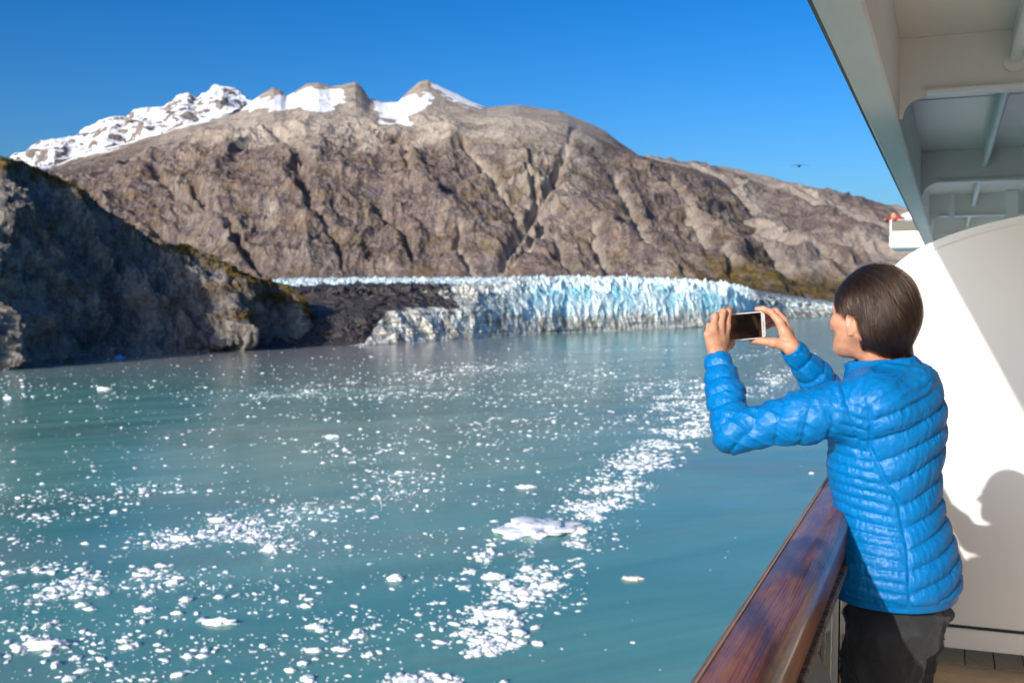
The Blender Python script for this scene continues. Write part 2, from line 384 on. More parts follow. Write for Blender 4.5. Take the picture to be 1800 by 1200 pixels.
# far snowy range on the left
fc = [(-300,330),(-100,300),(0,285),(30,268),(60,255),(90,246),(120,243),(160,226),(190,208),(205,208),(222,214),(235,200),(252,192),(268,190),(290,186),(300,178),(318,166),(330,164),(345,170),(358,160),(375,151),(392,152),(410,160),(440,172),(470,190),(520,215),(600,260)]
L = [[(x, y+150, 4200) for x, y in fc], [(x, y+62, 4500) for x, y in fc], [(x, y, 5400) for x, y in fc], [(x, y+40, 6200) for x, y in fc]]
def d_far(T, N, A, v):
    X, Y, Z = T[..., 0], T[..., 1], T[..., 2]
    g1 = ridged((X+.4*Z)/420, Y/900, Z/800, 6, 93); g2 = ridged(X/130, Y/260, Z/200, 5, 97)
    D = N*((70*(g1-.3)*(1-.55*sstep(1.5, 2, v))+20*(g2-.3)+6*fbm(X/60, Y/90, Z/60, 5, 98, .6))*sstep(.1, .5, v))[..., None]
    n2 = grid_normals(T+D); nz = np.abs(n2[..., 2]); ridge_rock = fbm(X/70, Y/70, Z/130, 5, 99)
    sn = np.clip(.34+(nz-.58)*2.0-ridge_rock*1.3-sstep(.1, .5, fbm((X+Z*1.5)/120, Y/300, Z/200, 4, 95))*.5-fbm((X+Z)/22, Y/50, Z/90, 4, 94)*.5, 0, 1)
    return D, dict(snow=sn, pale=np.full_like(nz, .2), moss=np.zeros_like(nz))
o_f, _ = terrain('snowy_mountain_range', tn(-260, 300)[0], tn(600, 300)[0], 520, L, [6, 120, 8], M_far, d_far)
meta(o_f, 'distant jagged range dusted with snow at the upper left', None, None, 'structure')

# left cliff
cs = [(-330,622),(-200,630),(-80,641),(-25,645),(0,646),(70,638),(150,631),(220,626),(300,621),(380,617),(440,613),(490,609),(520,608),(545,606),(560,603),(700,598)]
cc = [(-330,655),(-220,640),(-120,520),(-60,400),(-22,300),(0,276),(30,280),(60,290),(100,312),(140,330),(170,350),(205,372),(245,395),(270,415),(282,425),(330,432),(380,455),(420,480),(445,488),(480,492),(510,505),(530,525),(547,555),(556,590),(562,604),(700,612)]
def shoreY(px): 
    x = [p[0] for p in cs]; y = [WP(*p)[1] for p in cs]; return np.interp(px, x, y)
def backoff(px): return float(np.interp(px, [-330, 0, 280, 450, 550, 700], [62, 52, 38, 26, 8, 4]))
cl0 = [(x, y+0, float(WP(x, y)[1])) for x, y in cs]
def lerp_line(t, bulge):
    out = []
    for x in np.linspace(-330, 700, 60):
        y0 = np.interp(x, [p[0] for p in cs], [p[1] for p in cs]); y1 = np.interp(x, [p[0] for p in cc], [p[1] for p in cc])
        Y0 = WP(x, y0)[1]; out.append((x, y0+(y1-y0)*t, Y0+backoff(x)*bulge))
    return out
L = [[(x, y+14, Y-9) for x, y, Y in lerp_line(0, 0)], lerp_line(0, 0), lerp_line(.45, .28), lerp_line(.8, .6), [(x, float(np.interp(x, [p[0] for p in cc], [p[1] for p in cc])), Y) for x, y, Y in lerp_line(1, 1.)],
     [(x, y+45, Y+120) for x, y, Y in lerp_line(1, 1.)]]
def pre_cliff(T, A, prm):
    # the near spur at the far left and the small spur near the tip stand forward, toward the ship
    px, py = pxy(T)
    v = prm[:, None]
    f = np.exp(-(np.maximum(px-20, 0)/75)**2)*sstep(360, 470, py-px*.75)
    g = np.exp(-((px-395)/42)**2)*sstep(478, 520, py)*sstep(625, 590, py)*.55
    h = np.exp(-((px-525)/22)**2)*sstep(500, 530, py)*.25
    rg = np.exp(-((px-262)/36)**2)*sstep(455, 500, py)*.22
    T = T.copy(); bay = np.exp(-((px-235)/70)**2)*sstep(645, 600, py)
    T += (f*20)[..., None]*np.array((.3, -.95, 0.))+((g*24+h*14+rg*14)-bay*7*(1-rg*3))[..., None]*np.array((.80, -.60, 0.))
    return T
def d_cliff(T, N, A, v):
    X, Y, Z = T[..., 0], T[..., 1], T[..., 2]
    wx = fbm(X/30, Y/30, Z/30, 3, 105)*8
    s = (X*.44+Y*.9)
    g1 = ridged((s+wx+.55*Z)/30, X/80, (Z+wx)/55, 5, 103); g2 = ridged((s+wx-.3*Z)/10, X/22, Z/19, 5, 107)
    g3 = ridged((s+.6*Z)/3.6, X/6, Z/6.5, 4, 109); f = fbm(X/12, Y/12, Z/7, 6, 111, .55)
    cr = sstep(3.6, 4, v)
    d = 9*(g1-.35)*(1-cr*.9)+3.0*(g2-.33)*(1-cr*.5)+1.6*(g3-.33)+1.8*f*(1-cr*.3)
    cell = np.abs(((Z*.8+s*.35+wx*.8)/5.5) % 1-.5)*2; d = d+cell**4*.8
    D = N*(d*sstep(.4, 1.15, v))[..., None]
    px, py = pxy(T+D)
    cx = np.array([p[0] for p in cc]); cy = np.array([p[1] for p in cc]); top = np.interp(px, cx, cy)
    n = fbm(X/9, Y/9, Z/9, 4, 115)
    moss = sstep(30, 6, py-top+n*16)
    moss = np.maximum(moss, np.exp(-(((px-395)/40)**2+((py-505)/12)**2))*1.2*sstep(-.4, .2, n))
    moss = np.maximum(moss, np.exp(-(((px-420)/45)**2+((py-556)/9)**2))*1.2*sstep(-.3, .2, n))
    moss = np.maximum(moss, np.exp(-(((px-490)/50)**2+((py-520)/14)**2))*1.1)
    moss = np.maximum(moss, sstep(.25, .6, n)*sstep(170, 60, px)*.9)
    pale = np.clip(sstep(130, 40, px-(640-py)*.0)*sstep(420, 470, py)*.75*sstep(-.35, .25, n)+np.exp(-(((px-530)/28)**2+((py-580)/35)**2))*.9, 0, 1)
    pale = np.maximum(pale, sstep(612, 622, py+ (300-px)*-.02)*.35)
    # grey scree fan under the middle of the face
    fan = inpoly(px+n*6, py, [(222, 463), (262, 505), (300, 560), (302, 625), (235, 628), (250, 560), (214, 515)]); pale = np.maximum(pale, fan*.5); pale = np.maximum(pale, sstep(.15, .5, fbm((X*.44+Y*.9)/9, X/9, Z/16, 4, 119))*.45)
    return D, dict(snow=np.zeros_like(px), pale=pale*(1-moss), moss=np.clip(moss, 0, 1))
o_c, TC = terrain('cliff', tn(-330, 500)[0], tn(575, 500)[0], 900, L, [14, 120, 100, 70, 24], M_cliff, d_cliff, pre=pre_cliff)
meta(o_c, 'dark shaded sea cliff with mossy crest at the left', None, None, 'structure')

# brush along the cliff top: countless little autumn shrubs
def leaf_clumps(name, pts, size, mt, n=14):
    V = []; F = []
    N = len(pts)*n; c = np.repeat(pts, n, axis=0); sz = np.repeat(size, n)
    d = rng.normal(size=(N, 3)); d /= np.linalg.norm(d, axis=1, keepdims=True); d *= rng.uniform(.2, 1, (N, 1))*sz[:, None]; d[:, 2] = np.abs(d[:, 2])*1.1
    c = c+d; u = rng.normal(size=(N, 3)); u /= np.linalg.norm(u, axis=1, keepdims=True); w = np.cross(u, rng.normal(size=(N, 3))); w /= np.linalg.norm(w, axis=1, keepdims=True)
    s = (sz*rng.uniform(.22, .42, N))[:, None]
    V = np.stack([c-u*s, c+w*s*.6, c+u*s, c-w*s*.6], 1).reshape(-1, 3); F = np.arange(N*4).reshape(-1, 4)
    o = mesh_np(name, V, F, mt, smooth=False); attr(o, 'tint', np.repeat(np.repeat(rng.uniform(0, 1, len(pts)), n), 4)); return o
M_brush = mat('autumn brush', rough=.8, spec=.2); g = G(M_brush)
g.base(g.ramp(g.attr('tint'), [(0, (.045, .055, .018)), (.4, (.075, .070, .018)), (.6, (.16, .10, .018)), (.85, (.30, .17, .02)), (1, (.34, .21, .03))]))
npx, npy = pxy(TC); nr, nc = npx.shape
pts = []
topl = np.interp(npx, [p[0] for p in cc], [p[1] for p in cc])
dens = sstep(26, 2, npy-topl)*.055*(npy > 250)
dens = np.maximum(dens, np.exp(-(((npx-395)/40)**2+((npy-505)/10)**2))*.05+np.exp(-(((npx-420)/45)**2+((npy-556)/8)**2))*.05+np.exp(-(((npx-490)/45)**2+((npy-522)/10)**2))*.06)
dens *= (npx > -30) & (npx < 540) & (np.arange(nr)[:, None] > 20)
pick = rng.random(npx.shape) < dens
pts = TC[pick]; leafsz = rng.uniform(.35, 1.1, len(pts))
o_b = leaf_clumps('brush', pts[:9000], leafsz[:9000], M_brush)
meta(o_b, 'green and orange autumn brush along the cliff top', None, None, 'stuff')

# ------------------------------------------------------------------ glacier
gx = np.array([470, 530, 640, 700, 760, 830, 900, 1000, 1100, 1200, 1270, 1300, 1318, 1345, 1380, 1460, 1560, 1750])
gb = np.array([612, 609, 607, 604, 600, 596, 591, 585, 581, 577, 574, 572, 570, 564, 560, 556, 553, 552.])
gt = np.array([517, 511, 507, 506, 505, 503, 500, 496, 494, 498, 502, 511, 524, 530, 534, 540, 543, 545.])
lean = np.array([95, 95, 80, 60, 48, 38, 32, 30, 30, 30, 30, 28, 26, 30, 45, 60, 70, 70.])
gY = np.array([WP(x, y)[1] for x, y in zip(gx, gb)])
def d_gl(T, N, A, v):
    X, Y, Z = T[..., 0], T[..., 1], T[..., 2]
    px, py = pxy(T); v = np.where(v <= 1, v, np.where(v <= 3, 1+(v-1)/2, v-1))
    yb = np.interp(px, [560, 640, 680, 720, 770, 860, 1000], [622, 602, 554, 538, 541, 556, 580])
    deb0 = sstep(880, 690, px)            # dark moraine covers the left end
    right = sstep(1312, 1335, px); ice = (1-deb0)*(1-right)
    w = fbm(X/18, Y/18, Z/24, 3, 205)*2.2+fbm(X/5, Y/5, Z/6, 3, 206)*1.2
    fl = ridged((X+w)/7.5, Y/60, Z/34+w*.02, 5, 203)            # vertical flutes and fractures in the face
    fl2 = ridged((X+w)/27+3, Y/90, Z/120, 3, 207)
    big = noise((X+w*1.5)/22, 0, Z/90+2.2, 209)
    rub = fbm(X/9, Y/9, Z/7, 6, 211, .58); rub2 = ridged(X/14, Y/14, Z/14, 5, 213)
    face = sstep(.95, 1.1, v)*(1-sstep(2.0, 2.05, v))
    top = sstep(1.8, 2.05, v)
    fadeb = sstep(1.0, 1.35, v)
    dface = (1.7*(fl-.4)+2.1*(fl2-.35)+2.8*big+1.3*ridged((X+w)/4.2, Y/40, Z/26, 3, 241)-.8)*(.35+.65*fadeb)
    dface = dface*ice+(1-ice)*(4.5*rub+3.*(rub2-.3))+1.7*rub*ice
    nf = np.array((.25, -.97, 0.)); D = nf*(dface*face)[..., None]
    # ledge low on the face
    # seracs on top
    wx = fbm(X/30, Y/30, 0, 3, 220)*9
    sc_ = np.clip(1-np.abs(noise((X+wx)/11, (Y)/17, .3, 221))*2.2, 0, 1); sc2 = np.clip(1-np.abs(noise((X-wx)/6, Y/8, .7, 222))*2.0, 0, 1)
    spike = (sc_*4.6+sc2*3.0+rub*4.2-6.0)
    dist = np.clip((v-2)/.9, 0, 1)
    zt = spike*(ice*(.9+.5*sstep(880, 980, px))*(1-.3*dist))+(1-ice)*(rub*3.2+(rub2-.3)*4)*(1-.7*dist*(px>1000))+sstep(.15,.5,dist)*(px<960)*rub*4
    zt = zt*np.where(px < 900, .8, 1)
    zz = D[..., 2]+zt*top; zz = zz+sstep(1.7, 2., v)*(1-top)*zt*.9
    D[..., 2] = zz
    rec = np.clip((.36-fl2)*2.1+(.35-fl)*1.0-big*.7-.05, 0, 1)*(1-top)+np.clip(.45-sc_*.8-sc2*.3, 0, 1)*top*.9
    n = fbm(X/25, Y/25, Z/14, 4, 231)
    strip = sstep(.12, .5, dist)*sstep(940, 860, px)    # clean far ice beyond the moraine
    low = sstep(-4, 6, py-yb+n*9)*(v < 2.0)              # ice shows below the rubble
    deb = np.clip(deb0*1.15+n*.45*sstep(.05, .4, deb0), 0, 1)*(1-strip)*(1-low)
    deb = np.maximum(deb, right*sstep(548, 532, py+n*14)*.55)
    dirt = np.clip(sstep(548, 574, py-(px-900)*-.03+n*12), 0, 1)*1.2*(px > 850)+sstep(1000, 800, px)*.9
    dirt = np.maximum(dirt, right*.3)*(1-strip)
    fresh = sstep(800, 930, px)*(1-right)
    return D, dict(debris=deb, dirt=np.clip(dirt, 0, 1), blue=np.clip(rec*.9, 0, 1)*fresh, band=py-(px-900)*.02)
M_ice = mat('glacier ice', rough=.55, spec=.4); g = G(M_ice); p = g.pos()
pv = g.map(p, (1, .3, .12)); streak = g.noise(pv, .35, 6, .6, .4); fine = g.noise(p, .5, 6, .65)
c = g.mix(g.mr(fine, .3, .7), (.82, .92, .91), (.66, .86, .86))
c = g.mix(g.math('MULTIPLY', g.attr('blue'), g.mr(streak, .2, .6, .5, 1)), c, (.12, .52, .66))
zc = g.sep(p)[2]
bn = g.noise(g.map(p, (.02, .02, .9)), 1., 4, .6, 1.5)
c = g.mix(g.math('MULTIPLY', g.attr('dirt'), g.mr(bn, .3, .6, .35, 1)), c, (.60, .54, .44))
lay = g.noise(g.map(p, (.012, .012, .55), rot=(0, .05, 0)), 1.6, 5, .65, .8)
c = g.mix(g.math('MULTIPLY', g.math('MULTIPLY', g.attr('dirt'), g.mr(lay, .54, .60)), .85), c, (.13, .115, .10))
c = g.mix(g.math('MULTIPLY', g.attr('dirt'), g.mr(streak, .50, .60, 0, .8)), c, (.12, .10, .09))
dn = g.math('ADD', g.attr('debris'), g.mr(g.noise(p, .16, 7, .7), .3, .7, -.35, .35))
dc = g.mix(g.mr(g.noise(p, .5, 7, .7), .35, .68), (.016, .014, .015), (.10, .085, .08))
c = g.mix(g.mr(dn, .42, .6), c, dc); g.base(c)
g.normal(g.bump(g.noise(g.map(p, (1, 1, .5)), .8, 7, .68), .9, .6))
g.b.inputs['Subsurface Weight'].default_value = 0.0
def gline(off_e, Yf):
    return [(x, y, float(Yv)) for x, y, Yv in zip(gx, off_e, Yf)]
facetopY = gY+lean
L = [gline(gb+8, gY-14), gline(gb, gY), gline(gb+(gt-gb)*.55, gY+lean*.3), gline(gt, facetopY),
     [(470, 500, 1000), (560, 497, 1000), (900, 492, 1000), (1000, 489, 960), (1100, 489, 960), (1200, 493, 960), (1300, 503, 980), (1345, 518, 1120), (1460, 532, 1290), (1750, 538, 1400)],
     [(470, 492, 1530), (900, 489, 1530), (1100, 493, 1530), (1300, 507, 1530), (1400, 521, 1530), (1460, 531, 1530), (1750, 536, 1530)]]
o_g, _ = terrain('glacier', tn(475, 550)[0], tn(1745, 550)[0], 1750, L, [8, 90, 90, 150, 40], M_ice, d_gl)
meta(o_g, 'pale blue tidewater glacier front with dark moraine at its left end', None, None, 'structure')

# ------------------------------------------------------------------ water
M_w = mat('silty sea water', rough=.16, spec=.42, IOR=1.33); g = G(M_w); p = g.pos()
rot = g.map(p, (1, 1, 1), rot=(0, 0, -.5))
pw = g.map(rot, (.011, .045, 1)); a1 = g.noise(pw, 1., 6, .55, 1.5)
a2 = g.noise(g.map(p, (.006, .016, 1), loc=(3.3, 1, 0)), 1., 5, .5, 1.)
c = g.ramp(a1, [(.30, (.085, .245, .205)), (.5, (.130, .330, .275)), (.68, (.185, .40, .34))])
c = g.mix(g.mr(a2, .5, .7, 0, .55), c, (.05, .24, .26))
c = g.mix(g.mr(g.noise(g.map(p, (.010, .03, 1), loc=(8, 4, 0)), 1., 5, .6, 1.), .52, .70, 0, .6), c, (.20, .235, .19))
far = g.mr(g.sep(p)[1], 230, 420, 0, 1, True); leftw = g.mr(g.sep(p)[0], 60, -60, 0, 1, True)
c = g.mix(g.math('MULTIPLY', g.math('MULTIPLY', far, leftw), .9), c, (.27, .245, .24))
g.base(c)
w1 = g.noise(g.map(p, (1, .55, 1)), 1.4, 4, .55); w2 = g.noise(g.map(p, (1, .7, 1)), .28, 3, .5); w3 = g.noise(p, 5.5, 2, .5)
calm = g.mr(g.noise(g.map(rot, (.012, .05, 1), loc=(1, 7, 0)), 1., 4, .5), .40, .62, .25, 1.)
h = g.math('ADD', g.math('MULTIPLY', w1, .05), g.math('ADD', g.math('MULTIPLY', w2, .16), g.math('MULTIPLY', w3, .03)))
g.normal(g.bump(g.math('MULTIPLY', h, calm), 1., .8))
wm = MB(); wm.add([(-9000, -9000, 0), (9000, -9000, 0), (9000, 9000, 0), (-9000, 9000, 0)], [(0, 1, 2, 3)])
meta(wm.build('water', M_w), 'calm teal glacial sea water', None, None, 'structure')

# ------------------------------------------------------------------ drifting ice
M_floe = mat('drift ice', rough=.5, spec=.4); g = G(M_floe); p = g.pos()
g.base(g.mix(g.mr(g.noise(p, 1.7, 5), .35, .65), (.88, .90, .91), (.95, .95, .95))); g.normal(g.bump(g.noise(p, 6, 5, .6), .08, .8))
M_floe_d = mat('silty drift ice', rough=.6, spec=.3); g = G(M_floe_d); p = g.pos()
g.base(g.mix(g.mr(g.noise(p, 3, 5), .35, .65), (.55, .45, .34), (.85, .85, .83)))
def ico(sub):
    bm = bmesh.new(); bmesh.ops.create_icosphere(bm, subdivisions=sub, radius=1)
    v = np.array([x.co[:] for x in bm.verts]); f = np.array([[q.index for q in y.verts] for y in bm.faces]); bm.free(); return v, f
def chunk(seed, sub=3, flat=.38, rough=.5, sx=1., sy=.8, lumps=2.2):
    v, f = ico(sub); n = fbm(v[:, 0]*lumps+seed*7.1, v[:, 1]*lumps, v[:, 2]*lumps, 4, 300+seed)
    r = 1+n*rough; v = v*r[:, None]; v[:, 0] *= sx; v[:, 1] *= sy; v[:, 2] = np.where(v[:, 2] > 0, v[:, 2]**1*flat, v[:, 2]*flat*.5)
    return v, f
M0 = [mesh_np('ice_chunk', *chunk(i, 3, .30+.05*(i % 4), .75, 1, .6+.1*(i % 4)), M_floe) for i in range(10)]
chunk_meshes = [o.data for o in M0]
for o in M0: bpy.data.objects.remove(o)
def place_ice(px, py, w, label, seed, mt=None, flat=.35, sx=1., sy=.7, rz=0, sub=4, rough=.7, lumps=2.2, group=None, name='ice_floe'):
    q = WP(px, py); m = q[1]/1800*w*.5
    v, f = chunk(seed, sub, flat, rough, sx, sy, lumps); o = mesh_np(name, v, f, mt or M_floe)
    o.location = (q[0], q[1], 0); o.scale = (m, m, m); o.rotation_euler.z = rz
    return meta(o, label, 'ice floe', group)
place_ice(945, 930, 118, 'largest flat ice floe, long and low, in the bright ice band', 1, flat=.17, sx=1.15, sy=.95, rz=.75, sub=5, rough=.75, lumps=1.7)
place_ice(1012, 934, 46, 'blocky white ice slab just right of the largest floe', 2, flat=.30, sx=1, sy=.6, rough=.35)
place_ice(905, 925, 40, 'rounded ice lump at the left tip of the largest floe', 12, flat=.30, sy=.7, rz=.3)
place_ice(1115, 1018, 34, 'small brown-stained ice chunk alone in open water right of the band', 3, mt=M_floe_d, flat=.30, sy=.35, rough=.9)
place_ice(388, 1095, 54, 'wide flat-based ice lump alone near the lower middle of the water', 4, flat=.32, sy=.45)
place_ice(553, 1102, 30, 'rounded white ice lump right of the wide flat-based lump', 5, flat=.42, sy=.6)
place_ice(82, 1135, 74, 'broad ragged ice cluster in the lower left corner', 6, flat=.25, sy=.5, rough=.95, lumps=3)
place_ice(253, 1072, 30, 'oval ice chunk between the ragged corner cluster and the lone lump', 7, flat=.35, sy=.6)
place_ice(695, 1018, 24, 'small upright ice knob on dark water left of the band', 8, flat=.7, sy=.8)
place_ice(925, 856, 36, 'flat bright ice pan above the largest floe', 9, flat=.2, sy=.55)
place_ice(882, 1080, 50, 'chunky white ice piece in the lower part of the band', 10, flat=.35, sy=.55)
place_ice(868, 1015, 40, 'rounded ice piece below the largest floe', 11, flat=.42, sy=.6)
place_ice(584, 768, 24, 'small white ice piece alone in the far middle water', 13, flat=.3, sy=.5)
place_ice(183, 684, 24, 'thin ice piece far off near the left cliff', 14, flat=.3, sy=.5)
place_ice(385, 915, 34, 'white ice piece in the middle of the left ice patch', 15, flat=.3, sy=.6)
place_ice(320, 948, 30, 'ice piece at the left edge of the bright middle patch', 16, flat=.35, sy=.5)
place_ice(476, 966, 26, 'squarish ice piece right of the bright middle patch', 17, flat=.5, sy=.7)
place_ice(970, 1030, 34, 'white ice piece right of the rounded piece under the largest floe', 18, flat=.35, sy=.55)
place_ice(15, 700, 16, 'small ice piece by the left cliff water line', 19, flat=.4, sy=.5)
bl = place_ice(210, 630, 14, 'little blue ice block at the foot of the shaded cliff', 20, flat=.7, sy=.8)
M_bl = mat('blue ice', (.10, .38, .72), .3); bl.data.materials[0] = M_bl

band = [((735,1215),60,1.0),((800,1185),60,.6),((850,1150),56,.6),((870,1085),66,.42),((920,1040),66,.5),((960,985),60,.55),((850,985),26,.5),((990,960),50,.6),((1000,920),46,1.),((1060,880),30,1.),((1030,905),50,1.2),((1075,860),55,1.3),((1120,820),55,1.5),((1165,785),60,1.5),((1200,755),66,1.4),((1230,725),56,1.2),((1170,715),40,.9),((1290,700),30,.9),((1350,670),30,.8),((1400,650),20,.6),((990,930),22,1.),((830,1000),14,1.1)]
patches = [((430,930),90,30,.9),((300,950),60,22,.7),((480,960),50,20,.6),((70,890),80,30,.55),((40,1010),60,30,.8),((130,1030),60,30,.7),((260,1010),60,40,.5),((220,870),110,28,.5),((640,880),70,16,.8),((600,800),120,30,.35),((700,770),160,26,.35),((500,690),150,14,.45),((560,730),120,12,.35),((820,650),130,14,.9),((700,690),170,20,.40),((940,700),120,26,.4),((860,760),130,26,.45),((980,765),90,14,.5),((1090,740),70,20,.5),((1040,660),120,16,.4),((1180,680),80,20,.4),((930,790),80,14,.4),((90,1130),70,18,.6),((250,1110),60,30,.3),((420,1000),140,60,.22),((700,830),100,30,.5),((520,905),80,20,.5),((470,640),200,8,.12),((1350,620),90,10,.6),((1380,600),60,6,.6),((990,620),200,8,.22),((150,690),150,10,.12)]
def density(px, py):
    d = np.full(px.shape, .045)
    for (c, r, k) in band: d = np.maximum(d, k*np.exp(-(((px-c[0]-(c[1]-py)*.45)/(r*.8))**2+((py-c[1])/(r*.62))**2)))
    for (c, rx, ry, k) in patches: d = np.maximum(d, k*.62*np.exp(-(((px-c[0])/rx)**2+((py-c[1]+(px-c[0])*.10)/ry)**2)))
    edge = np.interp(py, [600, 700, 760, 820, 900, 1000, 1100, 1200], [1500, 1440, 1260, 1200, 1120, 1060, 1000, 930]); d *= sstep(30, -30, px-edge)*.985+.015
    d *= np.interp(py, [590, 625, 660], [.3, .7, 1])
    return d
N0 = 400000
px = rng.uniform(-80, 1500, N0); py = 600+(rng.random(N0)**.86)*640
py = np.where(rng.random(N0) < .25, rng.uniform(592, 700, N0), py)
q = np.array([WP(a, b) for a, b in zip(px, py)])
cl = fbm(q[:, 0]/9, q[:, 1]/9, 0*px, 4, 401); cl2 = fbm(q[:, 0]/3, q[:, 1]/3, 0*px, 3, 402)
dd = density(px, py)*sstep(-.45, .30, cl+cl2*.5)*1.5
keep = (rng.random(N0) < dd*.44) & (q[:, 1] < np.interp(px, gx, gY)-2) & (q[:, 1] < shoreY(px)-3)
px, py, q, dd = px[keep], py[keep], q[keep], dd[keep]; n = len(px)
# sizes follow a power law; rare large, many tiny
size = .105*(1-rng.random(n)*.9985)**(-.60); size = np.clip(size, .12, 1.7)*(.8+.5*np.clip(dd, 0, 1))
capp = (3.2+np.clip((py-640)/560, 0, 1)*12)*q[:, 1]/1800; size = np.minimum(size*np.clip(q[:, 1]/170, .9, 1.35), capp*rng.uniform(.6, 1, n))
app = size/q[:, 1]; order = np.argsort(-app)
IND = 270
ind, rest = order[:IND], order[IND:IND+30000]
print('ice', n)
for k, i in enumerate(ind):
    o = bpy.data.objects.new('ice_chunk', chunk_meshes[k % 10]); COL.objects.link(o)
    s = size[i]; o.location = (q[i, 0], q[i, 1], 0); o.scale = (s, s*rng.uniform(.7, 1), s*rng.uniform(.8, 1.3)); o.rotation_euler.z = rng.uniform(0, 6.3)
    X_, Y_ = px[i], py[i]; hue = 'bulky' if app[i] > .0075 else 'small'
    if Y_ < 720: wh = 'far off in front of the glacier' if X_ > 600 else 'far off below the shaded cliff'
    elif X_ > 1130 or (X_ > 960 and Y_ < 880): wh = 'in the bright ice band beneath the raised blue sleeve'
    elif X_ > 850 and Y_ < 980: wh = 'around the largest floe'
    elif X_ > 740 and Y_ >= 980: wh = 'in the lower end of the bright ice band'
    elif Y_ > 1080: wh = 'along the bottom left of the water'
    elif Y_ > 960: wh = 'in the lower left patch of ice'
    elif X_ > 560: wh = 'in open water left of the bright ice band'
    elif Y_ > 850: wh = 'in the middle left patch of ice'
    else: wh = 'in the upper left water under the cliff reflection'
    meta(o, hue+' white lump of drifting ice '+wh, 'ice chunk', hue+' lumps of ice '+wh)
bv = [chunk(i, 2, .26+.04*(i%3), 1.0, 1, .7) for i in range(6)]
VV = []; FF = []; off = 0
sv, sf = [], []
for i in range(4):
    v, f = chunk(40+i, 1, .30, .8, 1, .7); sv.append(v); sf.append(f)
small = rest
for t in range(6+4):
    if t < 6: ids = rest[:4200][t::6]; v, f = bv[t]
    else: ids = rest[4200:][t-6::4]; v, f = sv[t-6], sf[t-6]
    s = size[ids]*.95; a = rng.uniform(0, 6.28, len(ids)); ca, sa = np.cos(a), np.sin(a)
    ax = rng.uniform(.65, 1.05, len(ids)); vx = v[None, :, 0]*s[:, None]; vy = v[None, :, 1]*(s*ax)[:, None]; vz = v[None, :, 2]*(s*rng.uniform(.7, 1.2, len(ids)))[:, None]
    x = q[ids, 0][:, None]+vx*ca[:, None]-vy*sa[:, None]; y = q[ids, 1][:, None]+vx*sa[:, None]+vy*ca[:, None]
    V = np.stack([x, y, vz], 2).reshape(-1, 3); F = (f[None]+np.arange(len(ids))[:, None, None]*len(v)).reshape(-1, 3)+off
    VV.append(V); FF.append(F); off += len(V)
o = mesh_np('brash_ice', np.concatenate(VV), np.concatenate(FF), M_floe)
meta(o, 'countless small bits of white brash ice drifting on the water', None, None, 'stuff')

# ------------------------------------------------------------------ the ship
M_white = mat('white ship paint', (.85, .852, .85), .35, .5); g = G(M_white); p = g.obj()
g.base(g.mix(g.mr(g.noise(p, 2.3, 6, .6), .4, .75, 0, .35), (.86, .862, .86), (.80, .80, .79))); g.normal(g.bump(g.noise(p, 30, 3), .002, .35))
M_cream = mat('cream deckhead paint', (.62, .57, .49), .30, .5); g = G(M_cream); p = g.obj()
g.base(g.mix(g.mr(g.noise(p, 1.6, 6, .65), .4, .72, 0, .5), (.88, .85, .79), (.83, .79, .72)))
g.normal(g.bump(g.math('ADD', g.noise(p, 3, 3), g.math('MULTIPLY', g.noise(p, 60, 3), .12)), .012, .5))
M_fascia = mat('white fascia paint with pink bounce light', (.72, .62, .57), .4, .5); g = G(M_fascia); p = g.obj()  # pink cast of sunlight reflected onto the fascia is put into its colour
g.base(g.mix(g.mr(g.noise(g.map(p, (4, .5, 2)), 2, 6, .6), .35, .7), (.90, .84, .81), (.85, .77, .74)))
M_groove = mat('dark edge strip', (.16, .13, .12), .7)  # plain dark tone for the line along the outer edge
def ship(mb, name, m, parent=None, smooth=False): 
    o = mb.build(name, m, parent, smooth)
    if parent is None: o.matrix_world = SHM
    return o
H_B, H_C = .86, 1.10
dk = empty('deck_above', SHM.translation); dk.matrix_world = SHM; meta(dk, 'cream underside of the deck above with cross beams', None, None, 'structure')
ship(MB().box((-.2105, -2.5, H_C), (2.4, 30, H_C+.06)), 'deck_plate', M_cream, dk)
fas = [(-.336, .752), (-.328, .744), (-.219, .744), (-.211, .752), (-.211, H_C-.002), (-.221, H_C+.08), (-.336, H_C+.08)]
ship(MB().sweep(fas, -2.5, 34, n=30), 'fascia', M_fascia, dk, True)
ship(MB().box((-.352, -2.5, .762), (-.3365, 34, H_C+.1)), 'outer_edge_strip', M_groove, dk)
def beam(s0, k=1.):
    bmk = MB(); bmk.box((-.210, s0, H_B+.010), (2.3, s0+.012, H_C-.001))
    o = ship(bmk, 'beam_web', M_cream, dk)
    f = MB(); sec = [(s0-.045, H_B-.006), (s0-.040, H_B-.012), (s0+.052, H_B-.012), (s0+.057, H_B-.006), (s0+.057, H_B+.004), (s0+.052, H_B+.010), (s0-.040, H_B+.010), (s0-.045, H_B+.004)]
    V = [(x, y, z) for x in (-.10, 2.3) for y, z in sec]; m = 8
    f.add(V, [(i, (i+1) % m, m+(i+1) % m, m+i) for i in range(m)]+[tuple(range(m)), tuple(range(2*m-1, m-1, -1))])
    fo = ship(f, 'beam_flange', M_white, dk, True); fix_normals(fo)
    b = MB(); pts = [(-.209, H_B+.02), (-.209, H_B-.105), (-.195, H_B-.104)]+[(-.09-.105*math.cos(t), H_B-.104+.092*math.sin(t)) for t in np.linspace(0, math.pi/2, 8)]+[(-.09, H_B+.009)]
    V = [(x, y, z) for y in (s0-.001+.0025, s0+.010) for x, z in pts]; m = len(pts)
    b.add(V, [(i, (i+1) % m, m+(i+1) % m, m+i) for i in range(m)]+[tuple(range(m)), tuple(range(2*m-1, m-1, -1))])
    bo = ship(b, 'gusset', M_cream, dk); fix_normals(bo)
